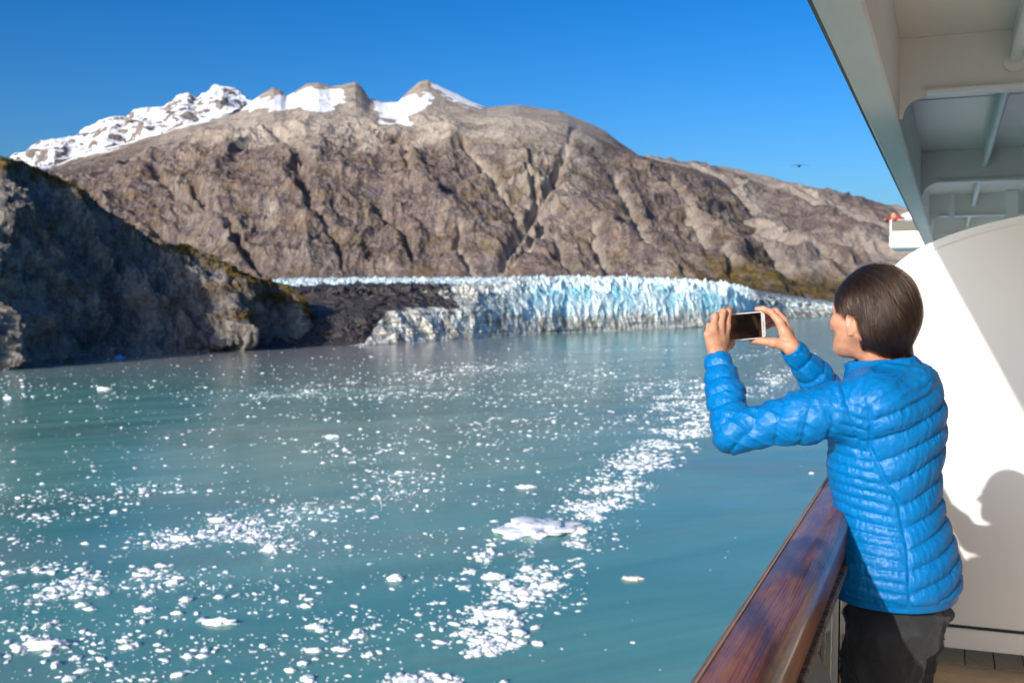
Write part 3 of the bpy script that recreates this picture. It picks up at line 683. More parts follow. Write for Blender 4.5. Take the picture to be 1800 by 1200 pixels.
BEAMS = [.95, 4.80, 8.65, 12.5, 16.35, 20.2]
for s in BEAMS: beam(s)
def stiffener(L0, s0, s1, depth=.13):
    b = MB(); b.box((L0-.006, s0, H_C-depth+.012), (L0+.006, s1, H_C-.001))
    sec = [(L0+.022*math.cos(t)+.004, H_C-depth+.016*math.sin(t)) for t in np.linspace(0, 2*math.pi, 13)[:-1]]
    b.sweep(sec, s0, s1-.02, n=1); o = ship(b, 'stiffener', M_white, dk, True); fix_normals(o)
    e = MB(); pts = [(L0-.05, H_C-depth-.03), (L0+.05, H_C-depth-.03)]
    c = [(L0+.004+.045*math.cos(t), H_C-depth-.012+.038*math.sin(t)) for t in np.linspace(0, 2*math.pi, 17)[:-1]]
    e.sweep(c, s1-.018, s1-.003); o = ship(e, 'stiffener_end_plate', M_cream, dk, True); fix_normals(o)
for i, s in enumerate(BEAMS[:-1]):
    stiffener(.236, s+.06, BEAMS[i+1]); stiffener(1.25, s+.06, BEAMS[i+1])
for s in BEAMS[:4]:     # weld seams across the deck plate
    ship(MB().box((-.2, s+1.55, H_C-.004), (2.3, s+1.562, H_C-.001)), 'weld_seam', M_white, dk)
ship(MB().tube([(.02, 12.3, .80), (.02, 12.3, 1.09)], .03), 'pipe', M_white, dk, True)
ship(MB().box((.55, 12.2, .62), (.68, 12.3, 1.099), .01), 'pillar_bracket', M_cream, dk)

# handrail: laminated, varnished teak
M_wood = mat('varnished teak rail', rough=.35, coat=.55, Coat_Roughness=.05, spec=.15, Coat_IOR=1.32); g = G(M_wood); p = g.obj()
gr = g.map(p, (14, 1.3, 14)); w = g.noise(gr, 2.2, 7, .62, 2.5); ring = g.n('TexWave'); ring.wave_type = 'BANDS'; ring.bands_direction = 'X'
g.l(g.map(p, (30, .7, 18)), ring.inputs['Vector']); ring.inputs['Scale'].default_value = 1.9; ring.inputs['Distortion'].default_value = 9; ring.inputs['Detail'].default_value = 4; ring.inputs['Detail Scale'].default_value = .8
c = g.mix(ring.outputs['Fac'], (.11, .022, .009), (.32, .088, .020)); c = g.mix(g.mr(w, .4, .7), c, (.36, .13, .04))
c = g.mix(g.mr(g.noise(g.map(p, (3, 1.1, 3), loc=(2, 1, 0)), 2.5, 5, .6, .8), .40, .62, 0, .85), c, (.045, .011, .010))
worn = g.mr(g.noise(p, 5, 6, .65), .60, .72, 0, .6); c = g.mix(worn, c, (.25, .13, .08)); g.base(c)
g.set(g.b.inputs['Coat Roughness'], g.mr(g.noise(p, 9, 5), .3, .7, .03, .16))
g.normal(g.bump(g.math('ADD', g.noise(g.map(p, (18, 2, 18)), 3, 4), g.math('MULTIPLY', g.noise(p, 130, 2), .1)), .0012, .6))
cb = g.bump(g.math('ADD', g.noise(g.map(p, (7, 1.5, 7)), 2.5, 3), g.math('MULTIPLY', g.noise(p, 400, 2), .04)), .004, .35); g.l(cb, g.b.inputs['Coat Normal'])
rail = empty('handrail', SHM.translation); rail.matrix_world = SHM; meta(rail, 'glossy brown varnished wooden handrail running along the balcony', 'handrail')
HT = -.53
sec = [(-.345, HT-.012), (-.343, HT-.004), (-.337, HT)]
sec += [(-.290, HT+.004), (-.262, HT+.001)]
sec += [(-.262+.034*math.sin(t), HT-.033+.034*math.cos(t)) for t in np.linspace(.3, math.pi/2*.98, 8)]
sec += [(-.230, HT-.085), (-.236, HT-.108), (-.248, HT-.116), (-.335, HT-.116), (-.345, HT-.105)]
sec = [(x*.92, z) for x, z in sec]
def rail_piece(s0, s1): 
    o = ship(MB().sweep(sec, s0, s1, n=max(1, int((s1-s0)/.05))), 'rail_section', M_wood, rail, True); fix_normals(o)
# scarf joint where the photograph shows one
rail_piece(-1.6, 2.085); rail_piece(2.087, 5.6); rail_piece(5.602, 9.6)
M_seam = mat('pale caulk line', (.36, .27, .20), .6)
ship(MB().box((-.307, -1.6, HT-.002), (-.304, 9.6, HT+.0022)), 'inlay_line', M_seam, rail)
M_rust = mat('stained under rail bracket', rough=.6); g = G(M_rust); p = g.obj(); g.base(g.mix(g.mr(g.noise(p, 60, 6, .7), .38, .62), (.030, .018, .012), (.25, .17, .11)))
ship(MB().box((-.277, -1.6, HT-.135), (-.208, 9.6, HT-.1165), .003), 'under_rail_channel', M_rust, rail)

# glass balustrade below the rail, in separate panes between steel posts
M_glass = bpy.data.materials.new('tinted glass'); M_glass.use_nodes = True; t = M_glass.node_tree; t.nodes.clear()
gl = t.nodes.new('ShaderNodeBsdfGlossy'); gl.inputs['Roughness'].default_value = .02; gl.inputs['Color'].default_value = (1, 1, 1, 1)
tr = t.nodes.new('ShaderNodeBsdfTransparent'); tr.inputs['Color'].default_value = (.42, .43, .43, 1)
fr = t.nodes.new('ShaderNodeFresnel'); fr.inputs['IOR'].default_value = 1.6; mx = t.nodes.new('ShaderNodeMixShader'); ou = t.nodes.new('ShaderNodeOutputMaterial')
tc = t.nodes.new('ShaderNodeTexCoord'); mp = t.nodes.new('ShaderNodeMapping'); mp.inputs['Scale'].default_value = (1, 9, 1.6); ns = t.nodes.new('ShaderNodeTexNoise'); ns.inputs['Scale'].default_value = 4
bp = t.nodes.new('ShaderNodeBump'); bp.inputs['Distance'].default_value = .004; bp.inputs['Strength'].default_value = .7
for a, b in ((tc.outputs['Object'], mp.inputs[0]), (mp.outputs[0], ns.inputs[0]), (ns.outputs[0], bp.inputs['Height']), (bp.outputs[0], gl.inputs['Normal']), (fr.outputs[0], mx.inputs[0]), (tr.outputs[0], mx.inputs[1]), (gl.outputs[0], mx.inputs[2]), (mx.outputs[0], ou.inputs[0])): t.links.new(a, b)
M_steel = mat('brushed steel', (.55, .54, .52), .3, metal=1)
bal = empty('glass_balustrade', SHM.translation); bal.matrix_world = SHM; meta(bal, 'dark tinted glass balustrade with steel posts under the handrail', 'balustrade')
posts = [-.9, .95, 2.74, 3.95, 5.5, 7.1, 8.7]
for a, b in zip(posts[:-1], posts[1:]):
    ship(MB().box((-.262, a+.030, DECK+.10), (-.254, b-.030, HT-.136), .001), 'glass_pane', M_glass, bal)
for a in posts: ship(MB().box((-.277, a-.012, DECK+.002), (-.240, a+.012, HT-.136), .004), 'post', M_steel, bal)
ship(MB().box((-.281, -1.6, DECK+.05), (-.236, 9.6, DECK+.099), .004), 'bottom_rail', M_steel, bal)
br = [(-.262, -.665), (-.222, -.665), (-.168, -.78), (-.262, -.78)]
for s_ in (1.80, 5.3): fix_normals(ship(MB().sweep(br, s_, s_+.19), 'rail_bracket', mat('grey bracket', (.16, .155, .15), .75), bal))
M_bench = mat('grey woven seat', (.10, .098, .095), .8); g = G(M_bench); p = g.obj(); g.base(g.mix(g.mr(g.noise(p, 160, 3), .4, .6), (.075, .073, .072), (.16, .155, .15)))

# balcony divider: a white panel with a rounded outer top corner
DS = 4.74
rot_d = R(3.0)
div = empty('balcony_divider'); meta(div, 'white balcony partition panel with rounded outer top corner', 'partition')
DM = SHM @ Matrix.Translation((-.258, DS, 0)) @ Matrix.Rotation(rot_d, 4, 'Z'); div.matrix_world = DM
arc = [(0.0, -1.42), (0.0, .02)]
pa, pb = (0.0, .02), (1.15, .375)
for t in np.linspace(.04, 1, 22):
    th = t*math.pi/2; arc.append((1.15*(1-math.cos(th)**.92 if False else 1-math.cos(th)), .02+.355*math.sin(th)**1.0))
arc += [(1.7, .375), (1.7, -1.42)]
def plate(pts, y0, y1):
    m = len(pts); V = [(x, y, z) for y in (y0, y1) for x, z in pts]
    return MB().add(V, [(i, (i+1) % m, m+(i+1) % m, m+i) for i in range(m)]+[tuple(range(m)), tuple(range(2*m-1, m-1, -1))])
o = plate([(x, z) for x, z in arc], -.02, .02).build('panel', M_white, div); fix_normals(o)
def off(pts, d):
    out = []
    for i, (x, z) in enumerate(pts):
        x0, z0 = pts[max(i-1, 0)]; x1, z1 = pts[min(i+1, len(pts)-1)]; tx, tz = x1-x0, z1-z0; l = math.hypot(tx, tz); out.append((x+tz/l*d, z-tx/l*d))
    return out
ia = arc[:-1]; inner = off(ia, .032)
o = plate(ia+inner[::-1], -.027, -.0205).build('edge_trim', M_white, div); fix_normals(o)
M_blk = mat('black rubber seal', (.015, .016, .018), .5)
MB().box((.0, -.024, -1.432), (1.7, .024, -1.4205)).build('rubber_seal', M_blk, div)
MB().box((.0, -.035, -1.52), (1.7, .035, -1.4325), .004).build('bottom_rail', M_white, div)
for x in (.06, 1.5): MB().box((x, -.02, -1.6), (x+.05, .02, -1.5205)).build('foot', M_white, div)

# cabin wall inboard (outside the frame, closes the balcony)
cw = ship(MB().box((1.45, -2.5, DECK), (1.52, 30, H_C-.001)), 'cabin_wall', M_white); meta(cw, 'white cabin wall closing the balcony inboard', None, None, 'structure')
hull = ship(MB().box((-.37, -30, -22), (9, 60, DECK-.12)), 'ship_side', M_white); meta(hull, 'white side of the ship below the balcony', None, None, 'structure')
aft = None

# deck boards
M_deck = mat('teak deck boards', rough=.5, spec=.35); g = G(M_deck); p = g.pos()
oi = g.n('ObjectInfo').outputs['Random']
c = g.mix(oi, (.66, .43, .22), (.56, .35, .17)); c = g.mix(g.mr(g.noise(g.map(p, (30, 3, 1)), 1.5, 6, .6), .35, .7, 0, .6), c, (.68, .52, .35)); g.base(c)
M_caulk = mat('black deck caulk', (.03, .028, .026), .7)
fl = ship(MB().box((-.335, -2.5, DECK-.12), (1.44, 9.6, DECK-.008)), 'deck', M_caulk); meta(fl, 'teak planked balcony deck', None, None, 'structure')
def plankm(w, l):
    o = MB().box((0, 0, 0), (w, l, .008), .0012).build('plank', M_deck); me = o.data; bpy.data.objects.remove(o); return me
pw_, gap = .112, .005
long_a, long_b, cross = plankm(pw_, 1.6), plankm(pw_, 1.9), plankm(1.70, pw_)
def plank(me, L0, s0):
    o = bpy.data.objects.new('plank', me); COL.objects.link(o); o.parent = fl; o.location = (L0, s0, DECK-.008)
for k in range(14):
    L0 = -.25+k*(pw_+gap)
    for j, s in enumerate((-.99, .615, 2.22)): plank(long_a, L0, s)
    plank(long_b, L0, 4.772); plank(long_b, L0, 6.677)
for j in range(8): plank(cross, -.25, 3.828+j*(pw_+gap))

# the bridge wing further forward, with a person leaning out
YW = 30.
def LS(px, py, Y):
    x, y, z = P(px, py, Y); return x*math.cos(SHIP)-y*math.sin(SHIP), x*math.sin(SHIP)+y*math.cos(SHIP), z-CAMZ
wing = empty('bridge_wing', SHM.translation); wing.matrix_world = SHM; meta(wing, 'small white glazed wing of the ship sticking out ahead of the balconies', 'bridge wing')
wL, wS, wz0 = LS(1563, 436, YW); wz1 = LS(1563, 411, YW)[2]; wz2 = LS(1563, 387, YW)[2]; wz3 = LS(1563, 366, YW)[2]
M_g2 = mat('wing glass', (.05, .08, .09), .05, .6); M_g2.node_tree.nodes['Principled BSDF'].inputs['Alpha'].default_value = .8
ship(MB().box((wL, wS, wz0), (wL+3, wS+3, wz1), .05), 'floor_slab', M_white, wing, True)
ship(MB().box((wL+.06, wS+.06, wz1), (wL+2.9, wS+.08, wz2-.03)), 'glass_front', M_g2, wing)
ship(MB().box((wL+.04, wS+.10, wz1), (wL+.06, wS+1.9, wz2-.03)), 'glass_side', M_g2, wing)
ship(MB().box((wL+.01, wS+.01, wz1), (wL+.05, wS+.05, wz2)), 'corner_post', M_white, wing)
ship(MB().box((wL+.05, wS+.04, wz1-.001), (wL+2.9, wS+.10, wz1+.06)), 'sill', M_steel, wing)
ship(MB().box((wL+.13, wS+.5, wz1), (wL+.17, wS+.54, wz2)), 'inner_post', M_steel, wing)
ship(MB().tube([(wL+.02, wS+.05, wz2), (wL+3, wS+.05, wz2)], .025), 'top_rail', M_steel, wing, True)
ship(MB().box((wL+.8, wS+1.5, wz1), (wL+3, wS+1.55, wz2+.02)), 'back_wall', M_white, wing)
dv, df = ico(3); dv = dv*np.array((.50, .6, wz3-wz2)); dv[:, 2] = np.maximum(dv[:, 2], -.02)
o = mesh_np('dome', dv+np.array((wL+.62, wS+1.4, wz2+.01)), df, M_white, wing)
# seagull
gull = empty('seagull', P(1405, 292, 60)); meta(gull, 'grey seagull gliding with bowed wings in the blue sky', 'seagull')
M_gull = mat('gull feathers', (.045, .06, .09), .9, .1); M_gull2 = mat('gull body', (.04, .05, .075), .9, .1)
bd, bf = ico(3); bd = bd*np.array((.075, .20, .07)); bd[:, 0] *= 1-.4*np.abs(bd[:, 1])/.2; mesh_np('body', bd, bf, M_gull2, gull)
hd, hf = ico(2); mesh_np('head', hd*.045+np.array((0, .2, .02)), hf, M_gull2, gull)
def wing_mesh(sgn):
    V = []; F = []; n = 14
    for i in range(n):
        t = i/(n-1); x = sgn*(.04+t*.52); z = .05+.10*math.sin(t*2.2)-t*.13-(.05*t if sgn < 0 else 0); ch = .17*(1-t*.7); y = .05-.05*t
        th = .016*(1-t)+.004
        V += [(x, y+ch*.5, z), (x, y, z+th), (x, y-ch*.6, z), (x, y, z-th*.6)]
    for i in range(n-1):
        for k in range(4): F.append((i*4+k, i*4+(k+1) % 4, i*4+4+(k+1) % 4, i*4+4+k))
    F += [(0, 1, 2, 3), tuple((n-1)*4+k for k in (3, 2, 1, 0))]
    o = MB().add(V, F).build('wing', M_gull, gull, True); fix_normals(o)
wing_mesh(-1); wing_mesh(1)
MB().add([(-.03, -.18, 0), (.03, -.18, 0), (.06, -.30, 0), (-.06, -.30, 0), (0, -.18, .02), (0, -.29, .012)], [(0, 1, 2, 3), (0, 3, 5, 4), (1, 4, 5, 2), (0, 4, 1), (3, 2, 5)]).build('tail', M_gull2, gull)

# ------------------------------------------------------------------ the woman: bodies grown from distance fields
class Field:
    def __init__(s, lo, hi, h):
        s.lo = np.array(lo, float); s.h = h; s.n = np.ceil((np.array(hi)-s.lo)/h).astype(int)+1
        ax = [(s.lo[i]+h*np.arange(s.n[i])).astype(np.float32) for i in range(3)]
        s.X, s.Y, s.Z = ax[0][:, None, None], ax[1][None, :, None], ax[2][None, None, :]
        s.d = np.full(s.n, 9, np.float32)
    def cone(s, a, b, r0, r1):
        a = np.asarray(a, np.float32); b = np.asarray(b, np.float32); ab = b-a
        t = np.clip(((s.X-a[0])*ab[0]+(s.Y-a[1])*ab[1]+(s.Z-a[2])*ab[2])/float(ab@ab), 0, 1)
        return np.sqrt((s.X-a[0]-t*ab[0])**2+(s.Y-a[1]-t*ab[1])**2+(s.Z-a[2]-t*ab[2])**2)-(r0+(r1-r0)*t)
    def ell(s, c, M, r):            # M: rows are the axes
        q = [(s.X-c[0])*M[i][0]+(s.Y-c[1])*M[i][1]+(s.Z-c[2])*M[i][2] for i in range(3)]
        k0 = np.sqrt(sum((q[i]/r[i])**2 for i in range(3))); k1 = np.sqrt(sum((q[i]/r[i]**2)**2 for i in range(3)))
        return k0*(k0-1)/np.maximum(k1, 1e-6)
    def loft(s, zs, cs, aa, bb, U, V, pw=2.2):   # stack of ovals along z: centres, half widths along U and V
        zz = s.Z.ravel(); cx = np.interp(zz, zs, [c[0] for c in cs]); cy = np.interp(zz, zs, [c[1] for c in cs])
        A = np.interp(zz, zs, aa); B = np.interp(zz, zs, bb)
        cx, cy, A, B = [np.asarray(k, np.float32)[None, None, :] for k in (cx, cy, A, B)]
        dx, dy = s.X-cx, s.Y-cy; u = np.abs(dx*U[0]+dy*U[1])/A; v = np.abs(dx*V[0]+dy*V[1])/B
        rr = (u**pw+v**pw)**(1/pw); d = (rr-1)*np.minimum(A, B)
        e = np.maximum(zs[0]-s.Z, s.Z-zs[-1]); return np.maximum(d, e+0*d)
    def add(s, d, k=.0): s.d = smin(s.d, d, k); return s
    def sub(s, d, k=.0): s.d = -smin(-s.d, d, k); return s
    def mesh(s):
        return surface_nets(s.d, s.lo, s.h)
def smin(a, b, k):
    if k <= 0: return np.minimum(a, b)
    h = np.clip(.5+.5*(b-a)/k, 0, 1); return b*(1-h)+a*h-k*h*(1-h)
def surface_nets(d, lo, h):
    ins = d < 0; nx, ny, nz = d.shape
    c = np.zeros((nx-1, ny-1, nz-1), np.uint8)
    for i in (0, 1):
        for j in (0, 1):
            for k in (0, 1): c += ins[i:nx-1+i, j:ny-1+j, k:nz-1+k]
    act = (c > 0) & (c < 8); I = np.argwhere(act); idx = np.full(act.shape, -1, np.int64); idx[act] = np.arange(len(I))
    cor = [(i, j, k) for i in (0, 1) for j in (0, 1) for k in (0, 1)]
    vals = np.stack([d[I[:, 0]+i, I[:, 1]+j, I[:, 2]+k] for i, j, k in cor], 1)
    S = np.zeros((len(I), 3)); n = np.zeros(len(I))
    for a in range(8):
        for b in range(a+1, 8):
            ca, cb = np.array(cor[a]), np.array(cor[b])
            if np.abs(ca-cb).sum() != 1: continue
            m = (vals[:, a] < 0) != (vals[:, b] < 0); t = vals[m, a]/(vals[m, a]-vals[m, b])
            S[m] += ca+(cb-ca)*t[:, None]; n[m] += 1
    V = lo+(I+S/n[:, None])*h; F = []
    for ax in range(3):
        sl0 = [slice(None)]*3; sl1 = [slice(None)]*3; sl0[ax] = slice(0, -1); sl1[ax] = slice(1, None)
        e = ins[tuple(sl0)] != ins[tuple(sl1)]; E = np.argwhere(e); b, c2 = (ax+1) % 3, (ax+2) % 3
        E = E[(E[:, b] > 0) & (E[:, c2] > 0) & (E[:, b] < d.shape[b]-1) & (E[:, c2] < d.shape[c2]-1)]
        def g_(db, dc):
            q = E.copy(); q[:, b] -= db; q[:, c2] -= dc; return idx[q[:, 0], q[:, 1], q[:, 2]]
        q = np.stack([g_(1, 1), g_(0, 1), g_(0, 0), g_(1, 0)], 1); fl_ = ~ins[E[:, 0], E[:, 1], E[:, 2]]
        q[fl_] = q[fl_][:, ::-1]; F.append(q)
    F = np.concatenate(F); return V, F[(F >= 0).all(1)]
def vnormals(V, F):
    n = np.cross(V[F[:, 2]]-V[F[:, 0]], V[F[:, 3]]-V[F[:, 1]]); N = np.zeros_like(V)
    for k in range(4): np.add.at(N, F[:, k], n)
    return N/np.maximum(np.linalg.norm(N, axis=1, keepdims=True), 1e-12)
def relax(V, F, it=2, k=.5):
    E = np.concatenate([F[:, [0, 1]], F[:, [1, 2]], F[:, [2, 3]], F[:, [3, 0]]]); E = np.concatenate([E, E[:, ::-1]])
    cnt = np.bincount(E[:, 0], minlength=len(V))[:, None]
    for _ in range(it):
        S = np.stack([np.bincount(E[:, 0], V[E[:, 1], i], len(V)) for i in range(3)], 1); V = V+(S/np.maximum(cnt, 1)-V)*k
    return V
def segdist(V, a, b):
    ab = b-a; t = ((V-a)@ab)/(ab@ab); tc = np.clip(t, 0, 1); return np.linalg.norm(V-a-tc[:, None]*ab, axis=1), t
def nrm(v): v = np.asarray(v, float); return v/np.linalg.norm(v)

TH = R(55)
Fw = np.array((-math.sin(TH), math.cos(TH), 0)); Lf = np.array((-math.cos(TH), -math.sin(TH), 0)); UP = np.array((0, 0, 1.))
# joints
SL, EL, WL = P(1524, 708, 2.40), P(1290, 760, 2.47), P(1262, 634, 2.60)
SR, ER, WR = P(1574, 706, 2.63), P(1484, 722, 2.80), P(1392, 613, 2.70)
def cpt(px, py, Y=2.52): return P(px, py, Y)
YT = 2.52
# torso stations: photo rows, silhouette centre
st = [(1046, 1573, .172, .146), (1020, 1574, .182, .150), (985, 1573, .183, .149), (940, 1570, .170, .139), (900, 1565, .154, .126), (860, 1557, .152, .126), (820, 1554, .160, .131), (770, 1560, .168, .133), (720, 1566, .168, .125), (685, 1569, .158, .112), (655, 1572, .12, .098), (640, 1566, .075, .085)]
zs = [P(1570, y, YT)[2] for y, *_ in st]; cs_ = [P(c, y, YT)[:2] for y, c, a, b in st]
Fj = Field((.42, 2.08, CAMZ-.80), (1.26, 3.02, CAMZ-.08), .0042)
Fj.add(Fj.loft(zs, cs_, [s[2] for s in st], [s[3] for s in st], Lf, Fw))
Fj.add(Fj.cone(SL+np.array((.02, .02, .0)), SL+(EL-SL)*.5, .073, .061), .05)
Fj.add(Fj.cone(SL+(EL-SL)*.45, EL, .061, .047), .02)
Fj.add(Fj.cone(EL, EL+(WL-EL)*.62, .050, .044), .022); Fj.add(Fj.cone(EL+(WL-EL)*.5, WL, .047, .036), .012)
Fj.add(Fj.cone(SR, SR+(ER-SR)*.6, .072, .062), .05); Fj.add(Fj.cone(SR+(ER-SR)*.5, ER, .062, .054), .02)
Fj.add(Fj.cone(ER, ER+(WR-ER)*.6, .053, .044), .02); Fj.add(Fj.cone(ER+(WR-ER)*.5, WR, .044, .031), .012)
# yoke slopes from the neck to the shoulders
NB = P(1553, 652, 2.54)
Fj.add(Fj.cone(NB+np.array((.015, .02, -.035)), SL+np.array((.03, .02, -.018)), .072, .062), .05)
Fj.add(Fj.cone(NB+np.array((.015, .02, -.035)), SR+np.array((0, 0, -.02)), .072, .060), .05)
# stand-up collar
cu = nrm((-.10, .06, 1.)); c0_ = P(1549, 655, 2.54)
def oval_tube(Fd, c, up, side, hs, hf, z0, z1, flare=0.):
    fwd = np.cross(up, side); q = [(Fd.X-c[0])*m[0]+(Fd.Y-c[1])*m[1]+(Fd.Z-c[2])*m[2] for m in (side, fwd, up)]
    k = 1+flare*q[2]; r = np.sqrt((q[0]/(hs*k))**2+(q[1]/(hf*k))**2); return (r-1)*min(hs, hf), q[2]
rr_, zz_ = oval_tube(Fj, c0_, cu, Lf, .078, .088, 0, 0, -.6)
col_top = .040+.0*zz_
Fj.add(np.maximum(rr_, np.abs(zz_+.02)-.052), .016)
ri_, _z = oval_tube(Fj, c0_, cu, Lf, .064, .074, 0, 0, -.6)
Fj.sub(np.maximum(ri_, -(zz_-.006)), .004)
# open ends: sleeves and hem are hollowed a little
Fj.sub(Fj.cone(WL-(EL-WL)*-.0, WL+nrm(WL-EL)*.06, .030, .030), .003); Fj.sub(Fj.cone(WR, WR+nrm(WR-ER)*.06, .026, .026), .003)
for (w_, e_) in ((WL, EL), (WR, ER)):
    n_ = nrm(w_-e_); pl = (Fj.X-w_[0])*n_[0]+(Fj.Y-w_[1])*n_[1]+(Fj.Z-w_[2])*n_[2]-.010
    near = np.sqrt((Fj.X-w_[0])**2+(Fj.Y-w_[1])**2+(Fj.Z-w_[2])**2)-.09
    Fj.d = np.where(near < 0, np.maximum(Fj.d, pl), Fj.d)
Vj, Fq = Fj.mesh(); Vj = relax(Vj, Fq, 3); Nj = vnormals(Vj, Fq)
pjx, pjy = pxy(Vj)
# parametrise: which limb is nearest
def limb(V, a, b, c): 
    d1, t1 = segdist(V, a, b); d2, t2 = segdist(V, b, c); l1 = np.linalg.norm(b-a); l2 = np.linalg.norm(c-b)
    s = np.where(d1 < d2, np.clip(t1, -.2, 1)*l1, l1+np.clip(t2, 0, 1.1)*l2)
    blend = sstep(-.05, .05, (d1-d2)); s = (t1*l1)*(1-blend)+(l1+t2*l2)*blend
    return np.minimum(d1, d2), s
dL, sL = limb(Vj, SL, EL, WL); dR, sR = limb(Vj, SR, ER, WR)
axc = np.stack([np.interp(Vj[:, 2], zs, [c[0] for c in cs_]), np.interp(Vj[:, 2], zs, [c[1] for c in cs_])], 1)
rel = Vj[:, :2]-axc; side = rel@Lf[:2]; fw = rel@Fw[:2]
ang = np.arctan2(side, -fw)                       # 0 at the spine, +pi/2 at her left side
armL = sstep(.105, .085, dL)*sstep(.055, .10, sL); armR = sstep(.10, .08, dR)*sstep(.04, .09, sR)
arm = np.maximum(armL, armR)
wn = fbm(Vj[:, 0]*9, Vj[:, 1]*9, Vj[:, 2]*9, 3, 501)
# torso baffles fall toward the side seam and rise toward the back
seam_ang = 1.28-.50*sstep(.0, .28, Vj[:, 2]-zs[0])*0
qz = Vj[:, 2]-zs[0]
xr = (pjx-1585)/100                              # body-fixed: the same map from any view, taken at rest
seam_x = np.interp(Vj[:, 2]-CAMZ, [-.74, -.58, -.49, -.44, -.36, -.27, -.2], [(k-900)/1800*2.40 for k in (1592, 1590, 1578, 1553, 1526, 1516, 1514)])
su = Vj[:, 0]-seam_x            # metres right of the side seam
q_back = qz-.30*np.maximum(su, 0)-.030*wn*.15; q_side = qz+.20*np.minimum(su, 0)*-1*-.9
qq = np.where(su > 0, qz-.36*su, qz+su*(.10+.9*np.clip(qz-.22, 0, .3)))
pitch = .0505
ph = (qq+.0045*wn)/pitch; ph = np.where(su > 0, ph, ph*2); near_seam = sstep(.0, .010, np.abs(su))
def puff(ph): f = np.abs(np.sin(math.pi*ph)); return f**.42
amp_t = np.where(su > 0, .0125, .0062)*(1-.0*su)
yoke = sstep(-.275, -.235, Vj[:, 2]-CAMZ+.30*su*0-.10*np.maximum(su,0))
disp_t = amp_t*((puff(ph)-.8)*near_seam-.3*(1-near_seam))*(1-yoke)
seamline = np.exp(-(su/.0035)**2)*.0035*(1-yoke)*(Vj[:, 1] < axc[:, 1]+.05)
disp_t -= seamline
# vertical puckers along the stitching
tang = np.arctan2(rel[:, 1], rel[:, 0])
puck = fbm(tang*26+wn*2, qz*14, 0*qz, 3, 505)
disp_t += 0.0024*near_seam*puck*(1-yoke)*(.4+np.abs(np.cos(math.pi*ph))**2)
# yoke: radiating creases
cr_a = np.arctan2(Vj[:, 2]-SL[2]+.10, Vj[:, 0]-SL[0]+.12)
disp_y = .0075*(ridged(cr_a*7+wn*.8, Vj[:, 1]*6, (Vj[:, 2]-CAMZ)*5, 4, 509)-.35)+.0016*fbm(Vj[:, 0]*22, Vj[:, 1]*22, Vj[:, 2]*70, 3, 511)
disp_t = disp_t+disp_y*yoke
armseam = np.exp(-((sL-.045)/.005)**2)*.007*(dL < .12)*(1-0*sL)
# sleeves
def sleeve(V, s, a, b, c, pit, skew, seed):
    d_ = fbm(V[:, 0]*12, V[:, 1]*12, V[:, 2]*12, 3, seed)
    f = (s+skew+.007*d_)/pit; cr = puff(f)
    longi = ridged(V[:, 0]*14+V[:, 2]*22, V[:, 1]*16, V[:, 2]*9, 3, seed+3)-.3
    return 0.0085*(np.abs(np.sin(math.pi*f))**.36-.8)+.0052*longi*(.5+.8*np.abs(np.cos(math.pi*f)))+.0012*fbm(V[:, 0]*35, V[:, 1]*35, V[:, 2]*35, 3, seed+5)
dispL = sleeve(Vj, sL, SL, EL, WL, .058, (Vj[:, 2]-SL[2]+.1)*.45, 521); dispR = sleeve(Vj, sR, SR, ER, WR, .052, 0, 541)
disp = disp_t*(1-arm)+np.where(armL >= armR, dispL, dispR)*arm-armseam*.6*(yoke*0+1)
lenL = np.linalg.norm(EL-SL)+np.linalg.norm(WL-EL); lenR = np.linalg.norm(ER-SR)+np.linalg.norm(WR-ER)
cuff = np.maximum(sstep(lenL-.016, lenL-.006, sL)*armL, sstep(lenR-.016, lenR-.006, sR)*armR); disp = disp*(1-cuff)
colm = np.exp(-((np.linalg.norm(Vj[:, :2]-c0_[:2], axis=1)-.075)/.03)**2)*sstep(CAMZ-.215, CAMZ-.19, Vj[:, 2])
clz = (Vj-c0_)@cu
disp = disp*(1-colm)+colm*(.0040*(puff((clz+.01+.3*(Vj[:,0]-c0_[0])*0)/.026)-.8)+.003*fbm(Vj[:, 0]*30, Vj[:, 1]*30, Vj[:, 2]*80, 3, 551))
hem = sstep(zs[0]+.030, zs[0]+.022, Vj[:, 2]); disp = disp*(1-hem)-.004*hem
Vj = Vj+Nj*disp[:, None]
Vj[:, 2] += 0
M_jac = mat('blue down jacket nylon', (.0, .19, .52), .35, .30); g = G(M_jac); p = g.obj()
M_jac.node_tree.nodes['Principled BSDF'].inputs['Sheen Weight'].default_value = .0
n1 = g.noise(g.map(p, (1, 1, 1.4)), 46, 7, .68, 2.4); n2 = g.noise(g.map(p, (1.2, 1.2, .5)), 85, 4, .6, .8); n3 = g.noise(p, 1400, 1, .5)
wp = g.n('VectorMath'); wp.operation = 'ADD'; nz_ = g.n('TexNoise'); g.l(p, nz_.inputs[0]); nz_.inputs['Scale'].default_value = 14; sc3 = g.n('VectorMath'); sc3.operation = 'SCALE'; g.l(nz_.outputs['Color'], sc3.inputs[0]); sc3.inputs['Scale'].default_value = .06; g.l(p, wp.inputs[0]); g.l(sc3.outputs[0], wp.inputs[1])
v1 = g.vor(g.map(wp.outputs[0], (1, 1, 1.5)), 30, 'F1'); v2 = g.vor(g.map(wp.outputs[0], (1.3, 1.3, .8)), 66, 'F1')
g.normal(g.bump(g.math('ADD', g.math('ADD', g.math('MULTIPLY', n1, .45), g.math('MULTIPLY', v1, .8)), g.math('MULTIPLY', v2, .35)), .0060, .5))
g.base(g.mix(g.mr(n2, .3, .7, 0, .3), (.000, .165, .47), (.000, .125, .37)))
